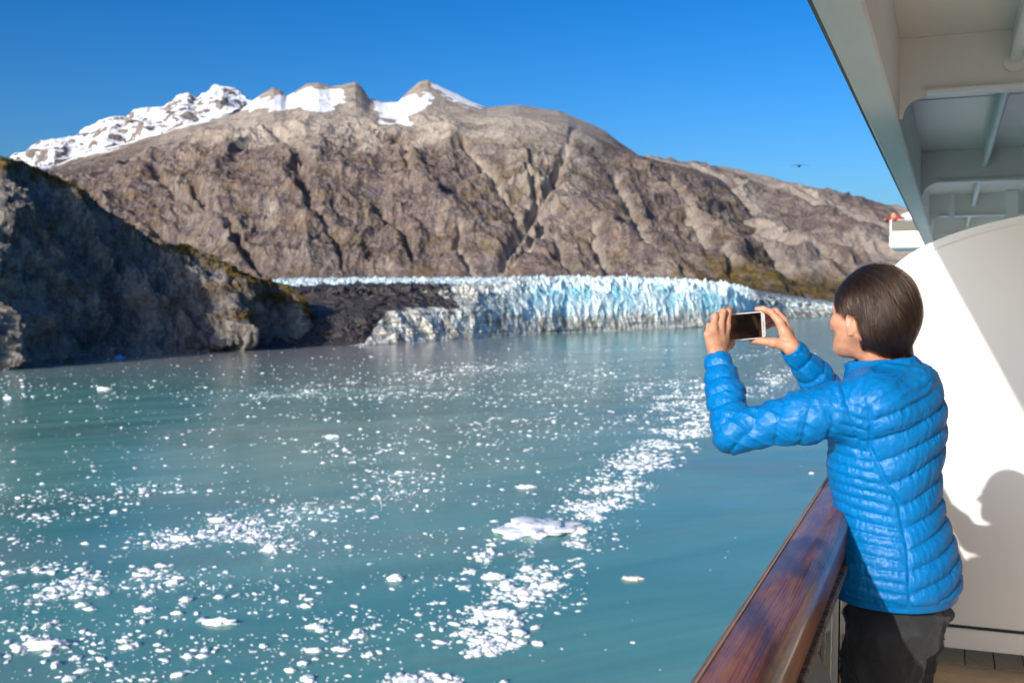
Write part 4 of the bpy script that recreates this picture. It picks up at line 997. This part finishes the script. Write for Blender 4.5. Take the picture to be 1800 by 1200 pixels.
person = empty('person', P(1575, 1200, 2.5)*np.array((1, 1, 0))+np.array((0, 0, CAMZ+DECK)))
meta(person, 'dark-haired person in a blue quilted jacket leaning on the rail, holding up a phone', 'person')
bpy.context.view_layer.update()
def wear(name, V, F, m, parent=person):
    o = mesh_np(name, V-np.array(person.location), F, m, parent); return o
wear('jacket', Vj, Fq, M_jac)

# --- trousers
def leg_pts(hip, knee, ank): return hip, knee, ank
HC = P(1574, 1025, YT)
hipL = HC+Lf*.085+np.array((0, 0, -.10)); hipR = HC-Lf*.085+np.array((0, 0, -.10))
floor = CAMZ+DECK
ankL = np.array((hipL[0]+.02, hipL[1]-.0, floor+.09)); ankR = np.array((hipR[0]-.01, hipR[1]+.06, floor+.09))
kneL = (hipL+ankL)/2+Fw*.03+np.array((0, 0, .0)); kneR = (hipR+ankR)/2+Fw*.02
Ft = Field((.66, 2.15, floor+.03), (1.30, 2.95, HC[2]+.03), .0075)
butt = HC-Fw*.042+np.array((0, 0, -.045))
Ft.add(Ft.ell(HC+np.array((0, 0, -.04)), (Lf, Fw, UP), (.146, .112, .12)))
Ft.add(Ft.ell(butt-Lf*.045, (Lf, Fw, UP), (.090, .085, .095)), .03); Ft.add(Ft.ell(butt+Lf*.06, (Lf, Fw, UP), (.095, .09, .10)), .03)
for h_, k_, a_ in ((hipL, kneL, ankL), (hipR, kneR, ankR)):
    Ft.add(Ft.cone(h_, k_, .098, .076), .035); Ft.add(Ft.cone(k_, a_, .076, .064), .03)
Vt, Ftq = Ft.mesh(); Vt = relax(Vt, Ftq, 2); Nt = vnormals(Vt, Ftq)
dr = ridged(Vt[:, 0]*7+Vt[:, 2]*7, Vt[:, 1]*9, Vt[:, 2]*5-Vt[:, 0]*4, 3, 601)-.35
tk = sstep(zs[0]-.05, zs[0]+.01, Vt[:, 2])[:, None]; Vt[:, :2] = Vt[:, :2]*(1-.20*tk)+HC[:2]*.20*tk
Vt = Vt+Nt*(.020*dr*(1-tk[:, 0])+.004*fbm(Vt[:, 0]*22, Vt[:, 1]*22, Vt[:, 2]*15, 3, 603))[:, None]
M_tr = mat('charcoal hiking trousers', (.026, .027, .031), .75, .3); g = G(M_tr); p = g.obj(); g.normal(g.bump(g.math('ADD', g.noise(p, 28, 5, .6, 1.), g.math('MULTIPLY', g.noise(p, 900, 1), .05)), .006, .5))
M_tr.node_tree.nodes['Principled BSDF'].inputs['Sheen Weight'].default_value = .12
tro = wear('trousers', Vt, Ftq, M_tr)
M_shoe = mat('dark shoe leather', (.03, .025, .022), .5)
for a_ in (ankL, ankR):
    Fs = Field(np.array((a_[0]-.26, a_[1]-.20, floor)), np.array((a_[0]+.14, a_[1]+.24, floor+.14)), .008)
    hb = np.array((a_[0], a_[1], floor+.045))
    Fs.add(Fs.cone(hb-Fw*.03, hb+Fw*.15, .040, .034)); Fs.add(Fs.cone(hb-Fw*.02, hb-Fw*.01+UP*.06, .040, .044), .03); Fs.d = np.maximum(Fs.d, floor+.004-Fs.Z)
    V_, F_ = Fs.mesh(); wear('shoe', relax(V_, F_, 2), F_, M_shoe)

# --- head, neck and hands: one body mesh (with the torso and arms under the clothes)
HY = 2.56; HTH = R(33)
hf = np.array((-math.sin(HTH), math.cos(HTH), -.02)); hf /= np.linalg.norm(hf); hl = nrm(np.cross(UP, hf)); hl = hl if hl[0] < 0 else -hl
hu = nrm(np.cross(hf, -hl)); hu = hu if hu[2] > 0 else -hu
Mh = (hl, hf, hu)
HC_ = P(1530, 543, HY)                             # centre of the skull
def hp(l, f, u): return HC_+hl*l+hf*f+hu*u
Fh = Field(HC_-np.array((.16, .16, .24)), HC_+np.array((.14, .15, .13)), .0021)
Fh.add(Fh.ell(hp(0, -.012, .008), Mh, (.073, .094, .094)))
Fh.add(Fh.ell(hp(0, .035, -.035), Mh, (.061, .060, .085)), .02)         # face mask
Fh.add(Fh.ell(hp(0, .052, -.088), Mh, (.043, .042, .032)), .025)       # chin and jaw
for s_ in (1, -1):
    Fh.add(Fh.cone(hp(.052*s_, .0, -.055), hp(.018*s_, .075, -.100), .020, .017), .022)   # jaw line
    Fh.add(Fh.ell(hp(.042*s_, .058, -.033), Mh, (.022, .026, .022)), .018)               # cheek bone
    Fh.add(Fh.cone(hp(.012*s_, .088, .004), hp(.046*s_, .070, .004), .008, .008), .010)  # brow
    Fh.sub(Fh.ell(hp(.031*s_, .097, -.016), Mh, (.019, .015, .012)), .010)              # eye socket
    Fh.add(Fh.ell(hp(.031*s_, .074, -.016), Mh, (.014, .013, .012)), .002)              # eyeball and lid
Fh.add(Fh.cone(hp(0, .094, -.012), hp(0, .114, -.046), .006, .009), .010)                # nose
Fh.add(Fh.ell(hp(0, .094, -.074), Mh, (.022, .010, .006)), .005); Fh.add(Fh.ell(hp(0, .094, -.083), Mh, (.018, .010, .007)), .004)
for s_ in (1, -1):                                                                     # ears
    ec = hp(.074*s_, -.004, -.030); eax = (nrm(hl*s_+hf*-.35), nrm(hf+hl*s_*.35), hu)
    Fh.add(Fh.ell(ec, eax, (.007, .017, .029)), .006)
    Fh.sub(Fh.ell(ec+hl*s_*.009+hf*.003+hu*.004, eax, (.006, .009, .017)), .004)
    Fh.add(Fh.ell(ec+hf*.006-hu*.026, eax, (.005, .008, .010)), .006)
NKb = P(1556, 668, 2.56)
Fh.add(Fh.cone(hp(0, -.035, -.055), NKb, .052, .056), .025)
Vh, Fhq = Fh.mesh(); Vh = relax(Vh, Fhq, 2, .4)
bodyV = [Vh]; bodyF = [Fhq]
def jn(V, F): bodyF.append(F+sum(len(v) for v in bodyV)); bodyV.append(V)
# torso and arms under the jacket
Fb = Field((.48, 2.15, CAMZ-.95), (1.22, 2.95, CAMZ-.14), .012)
Fb.add(Fb.loft(zs, cs_, [s[2]*.72 for s in st], [s[3]*.70 for s in st], Lf, Fw))
for a_, b_, c_ in ((SL, EL, WL), (SR, ER, WR)):
    a2 = a_*.8+HC_*0+np.append(cpt(1575, 690)[:2], a_[2])*.2
    Fb.add(Fb.cone(a2, b_, .046, .034), .03); Fb.add(Fb.cone(b_, c_, .034, .023), .02)
Fb.add(Fb.cone(NKb+np.array((0, 0, .03)), NKb-np.array((0, 0, .06)), .05, .06), .03)
V_, F_ = Fb.mesh(); jn(relax(V_, F_, 2), F_)
# legs under the trousers down to the ankles
Fb = Field((.70, 2.2, floor+.05), (1.25, 2.9, HC[2]+.02), .015)
Fb.add(Fb.ell(HC, (Lf, Fw, UP), (.13, .10, .11)))
for h_, k_, a_ in ((hipL, kneL, ankL), (hipR, kneR, ankR)):
    Fb.add(Fb.cone(h_, k_, .070, .050), .03); Fb.add(Fb.cone(k_, a_, .046, .036), .02)
V_, F_ = Fb.mesh(); jn(relax(V_, F_, 1), F_)
# hands
PRr = P(1345, 570, 2.72)                          # middle of the telephone's right end
pn = np.array((math.sin(R(30)), -math.cos(R(30)), .03)); pn /= np.linalg.norm(pn)
pu = nrm(np.array((-math.cos(R(30)), -math.sin(R(30)), 0))+np.array((0, 0, -.055))); pv_ = nrm(np.cross(pu, pn)); pv_ = pv_ if pv_[2] > 0 else -pv_
def ph_(u, v, n): return PRr+pu*u+pv_*v+pn*n       # along the phone, up, toward her
PLEN, PH, PT = .142, .0715, .0095
def hand(wr, elb, palm, fingers, thumb, back):
    pts = [wr]+palm+[q for f in fingers for q in f[0]]+thumb[0]
    lo = np.min(pts, 0)-.03; hi = np.max(pts, 0)+.03
    Fd = Field(lo, hi, .00135); k = nrm(wr-elb)
    Fd.add(Fd.cone(wr-k*.045, wr, .0235, .0215))
    n = len(palm)
    for i, pc in enumerate(palm):
        Fd.add(Fd.cone(wr+(pc-wr)*.12, pc, .0165, .0118), .012)
    for a_, b_ in zip(palm[:-1], palm[1:]):
        m0 = wr+(a_-wr)*.6; m1 = wr+(b_-wr)*.6; Fd.add(Fd.cone(m0, m1, .0125, .0125), .010)
    fg = None
    for pts_, rad in fingers:
        f = None
        for i in range(len(pts_)-1):
            c = Fd.cone(pts_[i], pts_[i+1], rad[i], rad[i+1]); f = c if f is None else smin(f, c, .002)
            if 0 < i: f = smin(f, Fd.ell(pts_[i], np.eye(3), (rad[i]*1.08,)*3), .002)
        fg = f if fg is None else smin(fg, f, .0012)
    Fd.add(fg, .0045)
    t = None; pts_, rad = thumb
    for i in range(len(pts_)-1):
        c = Fd.cone(pts_[i], pts_[i+1], rad[i], rad[i+1]); t = c if t is None else smin(t, c, .004)
    Fd.add(t, .007)
    V_, F_ = Fd.mesh(); V_ = relax(V_, F_, 2, .4); N_ = vnormals(V_, F_)
    V_ = V_+N_*(.00035*fbm(V_[:, 0]*350, V_[:, 1]*350, V_[:, 2]*350, 2, 701))[:, None]
    jn(V_, F_)
# left hand: back of the hand to the camera, fingers over the phone's left end
kI, kM, kR, kP = P(1277, 573, 2.625), P(1266, 571, 2.606), P(1254, 577, 2.592), P(1245, 588, 2.585)
tb = lambda u, v, n=-.012: ph_(PLEN-u, v, n)
hand(WL, EL, [kI, kM, kR, kP],
     [([kI, P(1280.5, 548, 2.640), P(1283, 545, 2.672), tb(.020, .022)], (.0098, .0088, .0080, .0072)),
      ([kM, P(1271, 548, 2.622), P(1273, 546, 2.668), tb(.030, .012)], (.0098, .0090, .0082, .0074)),
      ([kR, P(1256.5, 556, 2.606), P(1262, 554, 2.655), tb(.024, -.003)], (.0093, .0085, .0078, .0070)),
      ([kP, P(1246.5, 573, 2.600), P(1254, 571, 2.640), tb(.014, -.020)], (.0086, .0076, .0070, .0063))],
     ([WL+np.array((.012, .012, .012)), P(1274, 607, 2.64), P(1284, 604, 2.655), ph_(PLEN-.012, -PH/2-.009, .004)], (.017, .0135, .0112, .0098)), None)
# right hand: index finger along the top edge, thumb under the bottom edge
kI, kM, kR, kP = P(1371, 567, 2.705), P(1377, 563, 2.735), P(1379, 568, 2.762), P(1380, 577, 2.785)
hand(WR, ER, [kI, kM, kR, kP],
     [([kI, P(1356, 549, 2.712), P(1342, 543, 2.716), P(1331, 543, 2.722)], (.0105, .0092, .0080, .0070)),
      ([kM, P(1364, 547, 2.752), P(1349, 548, 2.757), ph_(.018, .010, -.017)], (.0100, .0090, .0080, .0072)),
      ([kR, P(1366, 556, 2.782), P(1352, 559, 2.772), ph_(.016, -.006, -.017)], (.0095, .0086, .0078, .0070)),
      ([kP, P(1368, 567, 2.800), P(1355, 570, 2.785), ph_(.012, -.020, -.017)], (.0086, .0078, .0070, .0064))],
     ([P(1384, 607, 2.700), P(1360, 602, 2.700), P(1340, 599.5, 2.708), P(1322, 598.5, 2.712)], (.0175, .0130, .0102, .0082)), None)
M_skin = mat('skin', (.60, .31, .195), .46, .4); g = G(M_skin); p = g.obj()
g.base(g.mix(g.mr(g.noise(p, 55, 4), .3, .7), (.62, .34, .225), (.52, .225, .135)))
M_skin.node_tree.nodes['Principled BSDF'].inputs['Subsurface Weight'].default_value = .12
M_skin.node_tree.nodes['Principled BSDF'].inputs['Subsurface Radius'].default_value = (.012, .005, .003)
M_skin.node_tree.nodes['Principled BSDF'].inputs['Subsurface Scale'].default_value = 1.
g.normal(g.bump(g.noise(p, 420, 4), .0008, .4))
body = wear('body', np.concatenate(bodyV), np.concatenate(bodyF), M_skin)
# eyes
M_eye = mat('eye', (.75, .73, .70), .15)
for s_ in (1, -1):
    ev, ef = ico(3); ev = ev*.0118+hp(.031*s_, .0755, -.0165)
    o = mesh_np('eye', ev-np.array(person.location), ef, M_eye, person)
    m2 = mat('iris', (.04, .02, .01), .2); ev, ef = ico(2); ev = ev*.0058+hp(.031*s_, .0825, -.0165); mesh_np('iris', ev-np.array(person.location), ef, m2, o)

# --- hair: sleek, drawn back to the nape
Fr = Field(HC_-np.array((.15, .15, .22)), HC_+np.array((.17, .16, .13)), .0028)
Fr.add(Fr.ell(hp(0, -.020, .012), Mh, (.084, .104, .100)))
nape = P(1582, 622, 2.545)
Fr.add(Fr.ell(hp(-.002, -.052, -.022), Mh, (.078, .070, .074)), .02)
Fr.add(Fr.cone(hp(.012, -.052, -.050), nape, .062, .024), .03); Fr.add(Fr.cone(hp(.03, -.045, -.07), P(1566, 624, 2.51), .038, .020), .03)
Fr.add(Fr.cone(nape, P(1594, 644, 2.53), .024, .016), .02)
Fr.add(Fr.ell(hp(.040, .008, .014), Mh, (.036, .062, .056)), .02); Fr.add(Fr.ell(hp(-.040, .008, .014), Mh, (.036, .062, .056)), .02)
# the face, ear and side of the neck stay clear
for s_ in (1, -1): Fr.sub(Fr.ell(hp(.084*s_, -.004, -.088), Mh, (.034, .036, .040)), .006)
cut = Fr.ell(hp(0, .118, -.050), Mh, (.105, .085, .108)); Fr.sub(cut, .008)
for s_ in (1, -1): Fr.sub(Fr.ell(hp(.078*s_, .055, -.070), Mh, (.045, .060, .060)), .008)
Fr.sub(Fr.cone(hp(0, .06, -.16), hp(0, .0, -.125), .08, .050), .01)
for s_ in (1, -1): Fr.sub(Fr.ell(hp(.088*s_, .000, -.056), Mh, (.030, .026, .040)), .008)
Fr.sub(Fr.cone(P(1494, 622, 2.50), P(1522, 644, 2.50), .030, .036), .012)
hair_d = Fr.d.copy()
Vr, Frq = Fr.mesh(); Vr = relax(Vr, Frq, 3)
def sample(Fd, arr, Pp):
    q = (Pp-Fd.lo)/Fd.h; q = np.clip(q, 0, np.array(arr.shape)-1.001); i = q.astype(int); f = q-i; out = 0
    for a in (0, 1):
        for b in (0, 1):
            for c in (0, 1):
                w = (f[:, 0] if a else 1-f[:, 0])*(f[:, 1] if b else 1-f[:, 1])*(f[:, 2] if c else 1-f[:, 2]); out = out+w*arr[i[:, 0]+a, i[:, 1]+b, i[:, 2]+c]
    return out
def sgrad(Pp, e=.004):
    gs = np.stack([sample(Fr, hair_d, Pp+np.eye(3)[k]*e)-sample(Fr, hair_d, Pp-np.eye(3)[k]*e) for k in range(3)], 1); return gs/np.maximum(np.linalg.norm(gs, axis=1, keepdims=True), 1e-9)
M_hair = mat('dark brown hair cap', (.016, .008, .006), .26, .42); g = G(M_hair)
cx_ = g.n('CombineXYZ'); g.l(g.math('MULTIPLY', g.attr('sweep'), 26.), cx_.inputs[0]); g.l(g.math('MULTIPLY', g.attr('run'), 5.), cx_.inputs[1])
hn = g.noise(cx_.outputs[0], 1., 5, .72, .3); cx2 = g.n('CombineXYZ'); g.l(g.math('MULTIPLY', g.attr('sweep'), 9.), cx2.inputs[0]); g.l(g.math('MULTIPLY', g.attr('run'), 6.), cx2.inputs[1]); hn2 = g.noise(cx2.outputs[0], 1., 3, .5)
g.base(g.mix(g.mr(hn, .35, .65), (.006, .003, .002), (.024, .010, .006))); g.normal(g.bump(g.math('ADD', hn, g.math('MULTIPLY', hn2, .7)), .0045, 1.)); g.rough(g.mr(hn, .3, .7, .26, .42))
M_hair.node_tree.nodes['Principled BSDF'].inputs['Anisotropic'].default_value = 0
ax0 = nrm(HC_-nape); e1 = nrm(np.cross(ax0, hl)); e2 = np.cross(ax0, e1)
def psi_(Pp):
    r_ = Pp-nape; return np.arctan2(r_@e2, r_@e1)
Nr0 = vnormals(Vr, Frq); ps = psi_(Vr); dn_ = np.linalg.norm(Vr-nape, axis=1)
if (hu@e1) < 0: ps = np.arctan2(-(Vr-nape)@e2, -(Vr-nape)@e1)
Vr2 = Vr+Nr0*(.0016*fbm(ps*9, dn_*4, 0*ps, 4, 811, .65)-.0006)[:, None]
hair = wear('hair', Vr2, Frq, M_hair); attr(hair, 'sweep', ps); attr(hair, 'run', dn_)
Nr = vnormals(Vr, Frq)
ns_ = 2600; ids = rng.integers(0, len(Vr), ns_); p0 = Vr[ids]+rng.normal(size=(ns_, 3))*.0015
tgt = nape+np.array((.0, 0, -.01)); NSEG = 16
path = [p0]; pcur = p0; lift = np.abs(rng.normal(size=(ns_, 1)))*.0011+.0004; stray = rng.random(ns_) < .10; lift[stray] += rng.uniform(.001, .006, (stray.sum(), 1))
cn = [fbm(p0[:, 0]*45, p0[:, 1]*45, p0[:, 2]*18, 3, 801+k) for k in range(4)]; ps0 = psi_(p0) if (hu@e1) >= 0 else np.arctan2(-(p0-nape)@e2, -(p0-nape)@e1); cl_ = fbm(ps0*22, np.linalg.norm(p0-nape, axis=1)*4, 0*ps0, 4, 821, .7); lift += np.clip(cl_+.3, 0, 1)[:, None]*.0034; jit = rng.normal(size=(ns_, 3))*.02+np.stack(cn[:3], 1)*.16
L_ = rng.uniform(.05, .13, ns_); step = (L_/NSEG)[:, None]
for k in range(NSEG):
    dv_ = tgt-pcur; dist = np.linalg.norm(dv_, axis=1, keepdims=True); dv_ = dv_/np.maximum(dist, 1e-6)
    # sweep: from the hairline up and over, then down to the nape
    fr_ = np.clip(((pcur-HC_)@hf)/.09, -1, 1)[:, None]
    up_ = np.clip(((pcur-HC_)@hu)/.09, -1, 1)[:, None]
    dv_ = dv_+hu*(-.25*np.clip(-fr_, 0, 1))-hf*(.6*np.clip(fr_, 0, 1)+.2*np.clip(up_, 0, 1))+jit
    gn = sgrad(pcur); dv_ = dv_-gn*np.sum(dv_*gn, 1, keepdims=True); dv_ /= np.maximum(np.linalg.norm(dv_, axis=1, keepdims=True), 1e-6)
    pcur = pcur+dv_*step*np.clip(dist/.02, .15, 1); sd_ = sample(Fr, hair_d, pcur)[:, None]; gn = sgrad(pcur); pcur = pcur-gn*(sd_-lift*min(1, (k+1)/4)); path.append(pcur)
path = np.stack(path, 1)-np.array(person.location)
hc = bpy.data.hair_curves.new('hair_strand'); hc.add_curves([NSEG+1]*ns_)
hc.points.foreach_set('position', path.astype(np.float32).ravel())
ra = hc.attributes.get('radius') or hc.attributes.new('radius', 'FLOAT', 'POINT')
rad_ = np.tile(np.linspace(1, .35, NSEG+1)*.00021, ns_); ra.data.foreach_set('value', rad_.astype(np.float32))
M_str = bpy.data.materials.new('hair strands'); M_str.use_nodes = True; t = M_str.node_tree; t.nodes.clear()
hb_ = t.nodes.new('ShaderNodeBsdfHairPrincipled'); hb_.parametrization = 'COLOR'; hb_.inputs['Color'].default_value = (.020, .009, .006, 1); hb_.inputs['Roughness'].default_value = .16; hb_.inputs['Radial Roughness'].default_value = .35
hb_.inputs['Random Roughness'].default_value = .3
ho = t.nodes.new('ShaderNodeOutputMaterial'); t.links.new(hb_.outputs[0], ho.inputs[0])
ca_ = hc.attributes.new('clump', 'FLOAT', 'CURVE'); ca_.data.foreach_set('value', np.clip(.5+cl_*.9+rng.normal(size=ns_)*.12, 0, 1).astype(np.float32))
at_ = t.nodes.new('ShaderNodeAttribute'); at_.attribute_name = 'clump'; rp_ = t.nodes.new('ShaderNodeValToRGB'); rp_.color_ramp.elements[0].color = (.010, .005, .003, 1); rp_.color_ramp.elements[1].color = (.040, .018, .010, 1)
t.links.new(at_.outputs['Fac'], rp_.inputs[0]); t.links.new(rp_.outputs[0], hb_.inputs['Color'])
hc.materials.append(M_str); so = bpy.data.objects.new('hair_strands', hc); COL.objects.link(so); so.parent = hair; so['kind'] = 'stuff'

# --- the telephone
phone = empty('smartphone'); Mp = Matrix(((pu[0], pv_[0], pn[0], PRr[0]), (pu[1], pv_[1], pn[1], PRr[1]), (pu[2], pv_[2], pn[2], PRr[2]), (0, 0, 0, 1))); phone.matrix_world = Mp
meta(phone, 'white smartphone in a purple case held sideways in both hands', 'smartphone')
M_pw = mat('white phone front', (.82, .82, .82), .25); M_case = mat('purple phone case', (.12, .07, .42), .4); M_scr = mat('dark phone screen', (.006, .005, .004), .06)
def rr(x0, y0, x1, y1, r, n=6):
    out = []
    for cx, cy, a in ((x1-r, y1-r, 0), (x0+r, y1-r, 90), (x0+r, y0+r, 180), (x1-r, y0+r, 270)):
        for k in range(n+1): t = R(a+90*k/n); out.append((cx+r*math.cos(t), cy+r*math.sin(t)))
    return out
def slab(pts, z0, z1): 
    m = len(pts); V = [(x, y, z) for z in (z0, z1) for x, y in pts]; return MB().add(V, [(i, (i+1) % m, m+(i+1) % m, m+i) for i in range(m)]+[tuple(range(m-1, -1, -1)), tuple(range(m, 2*m))])
slab(rr(-.0015, -PH/2-.0015, PLEN+.0015, PH/2+.0015, .012), -PT, -.0012).build('case', M_case, phone, True)
slab(rr(0, -PH/2, PLEN, PH/2, .011), -.0011, .0006).build('front_bezel', M_pw, phone, True)
slab([(.0145, -.0325), (PLEN-.0145, -.0325), (PLEN-.0145, .0325), (.0145, .0325)], .0007, .0011).build('screen', M_scr, phone)
M_gr = mat('speaker grey', (.25, .25, .26), .4)
slab(rr(.0062, -.008, .0078, .008, .0007, 3), .0007, .0010).build('earpiece', M_gr, phone)
for v_, r_ in ((-.0245, .0016), (-.014, .001), (-.011, .001)):
    slab(rr(.007-r_, v_-r_, .007+r_, v_+r_, r_*.99, 4), .0007, .0010).build('sensor', M_gr, phone)
slab([(.112, PH/2+.0016), (.118, PH/2+.0016), (.118, PH/2+.0024), (.112, PH/2+.0024)], -.006, -.004).build('side_button', M_pw, phone)

# --- the far person leaning on the wing's rail
tiny = empty('person'); tiny.matrix_world = SHM; meta(tiny, 'tiny faraway person in red leaning over the glass of the white wing', 'person')
x0, y0, z0 = wL+.30, wS+.42, wz1
Fp = Field((x0-.55, y0-.45, z0), (x0+.45, y0+.5, z0+1.75), .022)
def P2(a, b, c): return np.array((x0+a, y0+b, z0+c))
hgt = (wz2-wz1)/1.02
top_ = Field((x0-.55, y0-.6, z0), (x0+.5, y0+.5, z0+1.5*hgt), .018)
for sx_ in (-.09, .09): top_.add(top_.cone(P2(sx_, .10, .03), P2(sx_, .05, .62*hgt), .05, .085), .02)
low_ = top_.mesh(); M_dk = mat('dark trousers', (.03, .03, .04), .8); mesh_np('trousers', *low_, M_dk, tiny)
tb_ = Field((x0-.6, y0-.6, z0+.5*hgt), (x0+.5, y0+.5, z0+1.5*hgt), .015)
tb_.add(tb_.cone(P2(0, .04, .66*hgt), P2(-.12, -.12, 1.08*hgt), .15, .16)); 
for sx_ in (-.17, .17):
    tb_.add(tb_.cone(P2(-.12+sx_, -.12, 1.12*hgt), P2(-.20+sx_, -.30, 1.0*hgt), .065, .05), .03); tb_.add(tb_.cone(P2(-.20+sx_, -.30, 1.0*hgt), P2(-.30+sx_*.6, -.42, 1.07*hgt), .05, .04), .02)
mesh_np('jacket', *tb_.mesh(), mat('red jacket', (.36, .05, .03), .8), tiny)
hb2 = Field((x0-.6, y0-.6, z0+1.0*hgt), (x0+.4, y0+.3, z0+1.7*hgt), .012)
hb2.add(hb2.ell(P2(-.20, -.18, 1.32*hgt), np.eye(3), (.085, .10, .12))); hb2.add(hb2.cone(P2(-.20, -.18, 1.28*hgt), P2(-.14, -.13, 1.12*hgt), .055, .06), .02); hb2.add(hb2.cone(P2(-.21, -.27, 1.31*hgt), P2(-.21, -.29, 1.29*hgt), .015, .018), .01)
for sx_ in (-.17, .17): hb2.add(hb2.ell(P2(-.32+sx_*.6, -.45, 1.08*hgt), np.eye(3), (.035, .05, .025)))
mesh_np('body', *hb2.mesh(), M_skin, tiny)
hc2 = ico(2); mesh_np('hair', hc2[0]*np.array((.095, .10, .11))+P2(-.19, -.15, 1.35*hgt), hc2[1], M_hair, tiny)
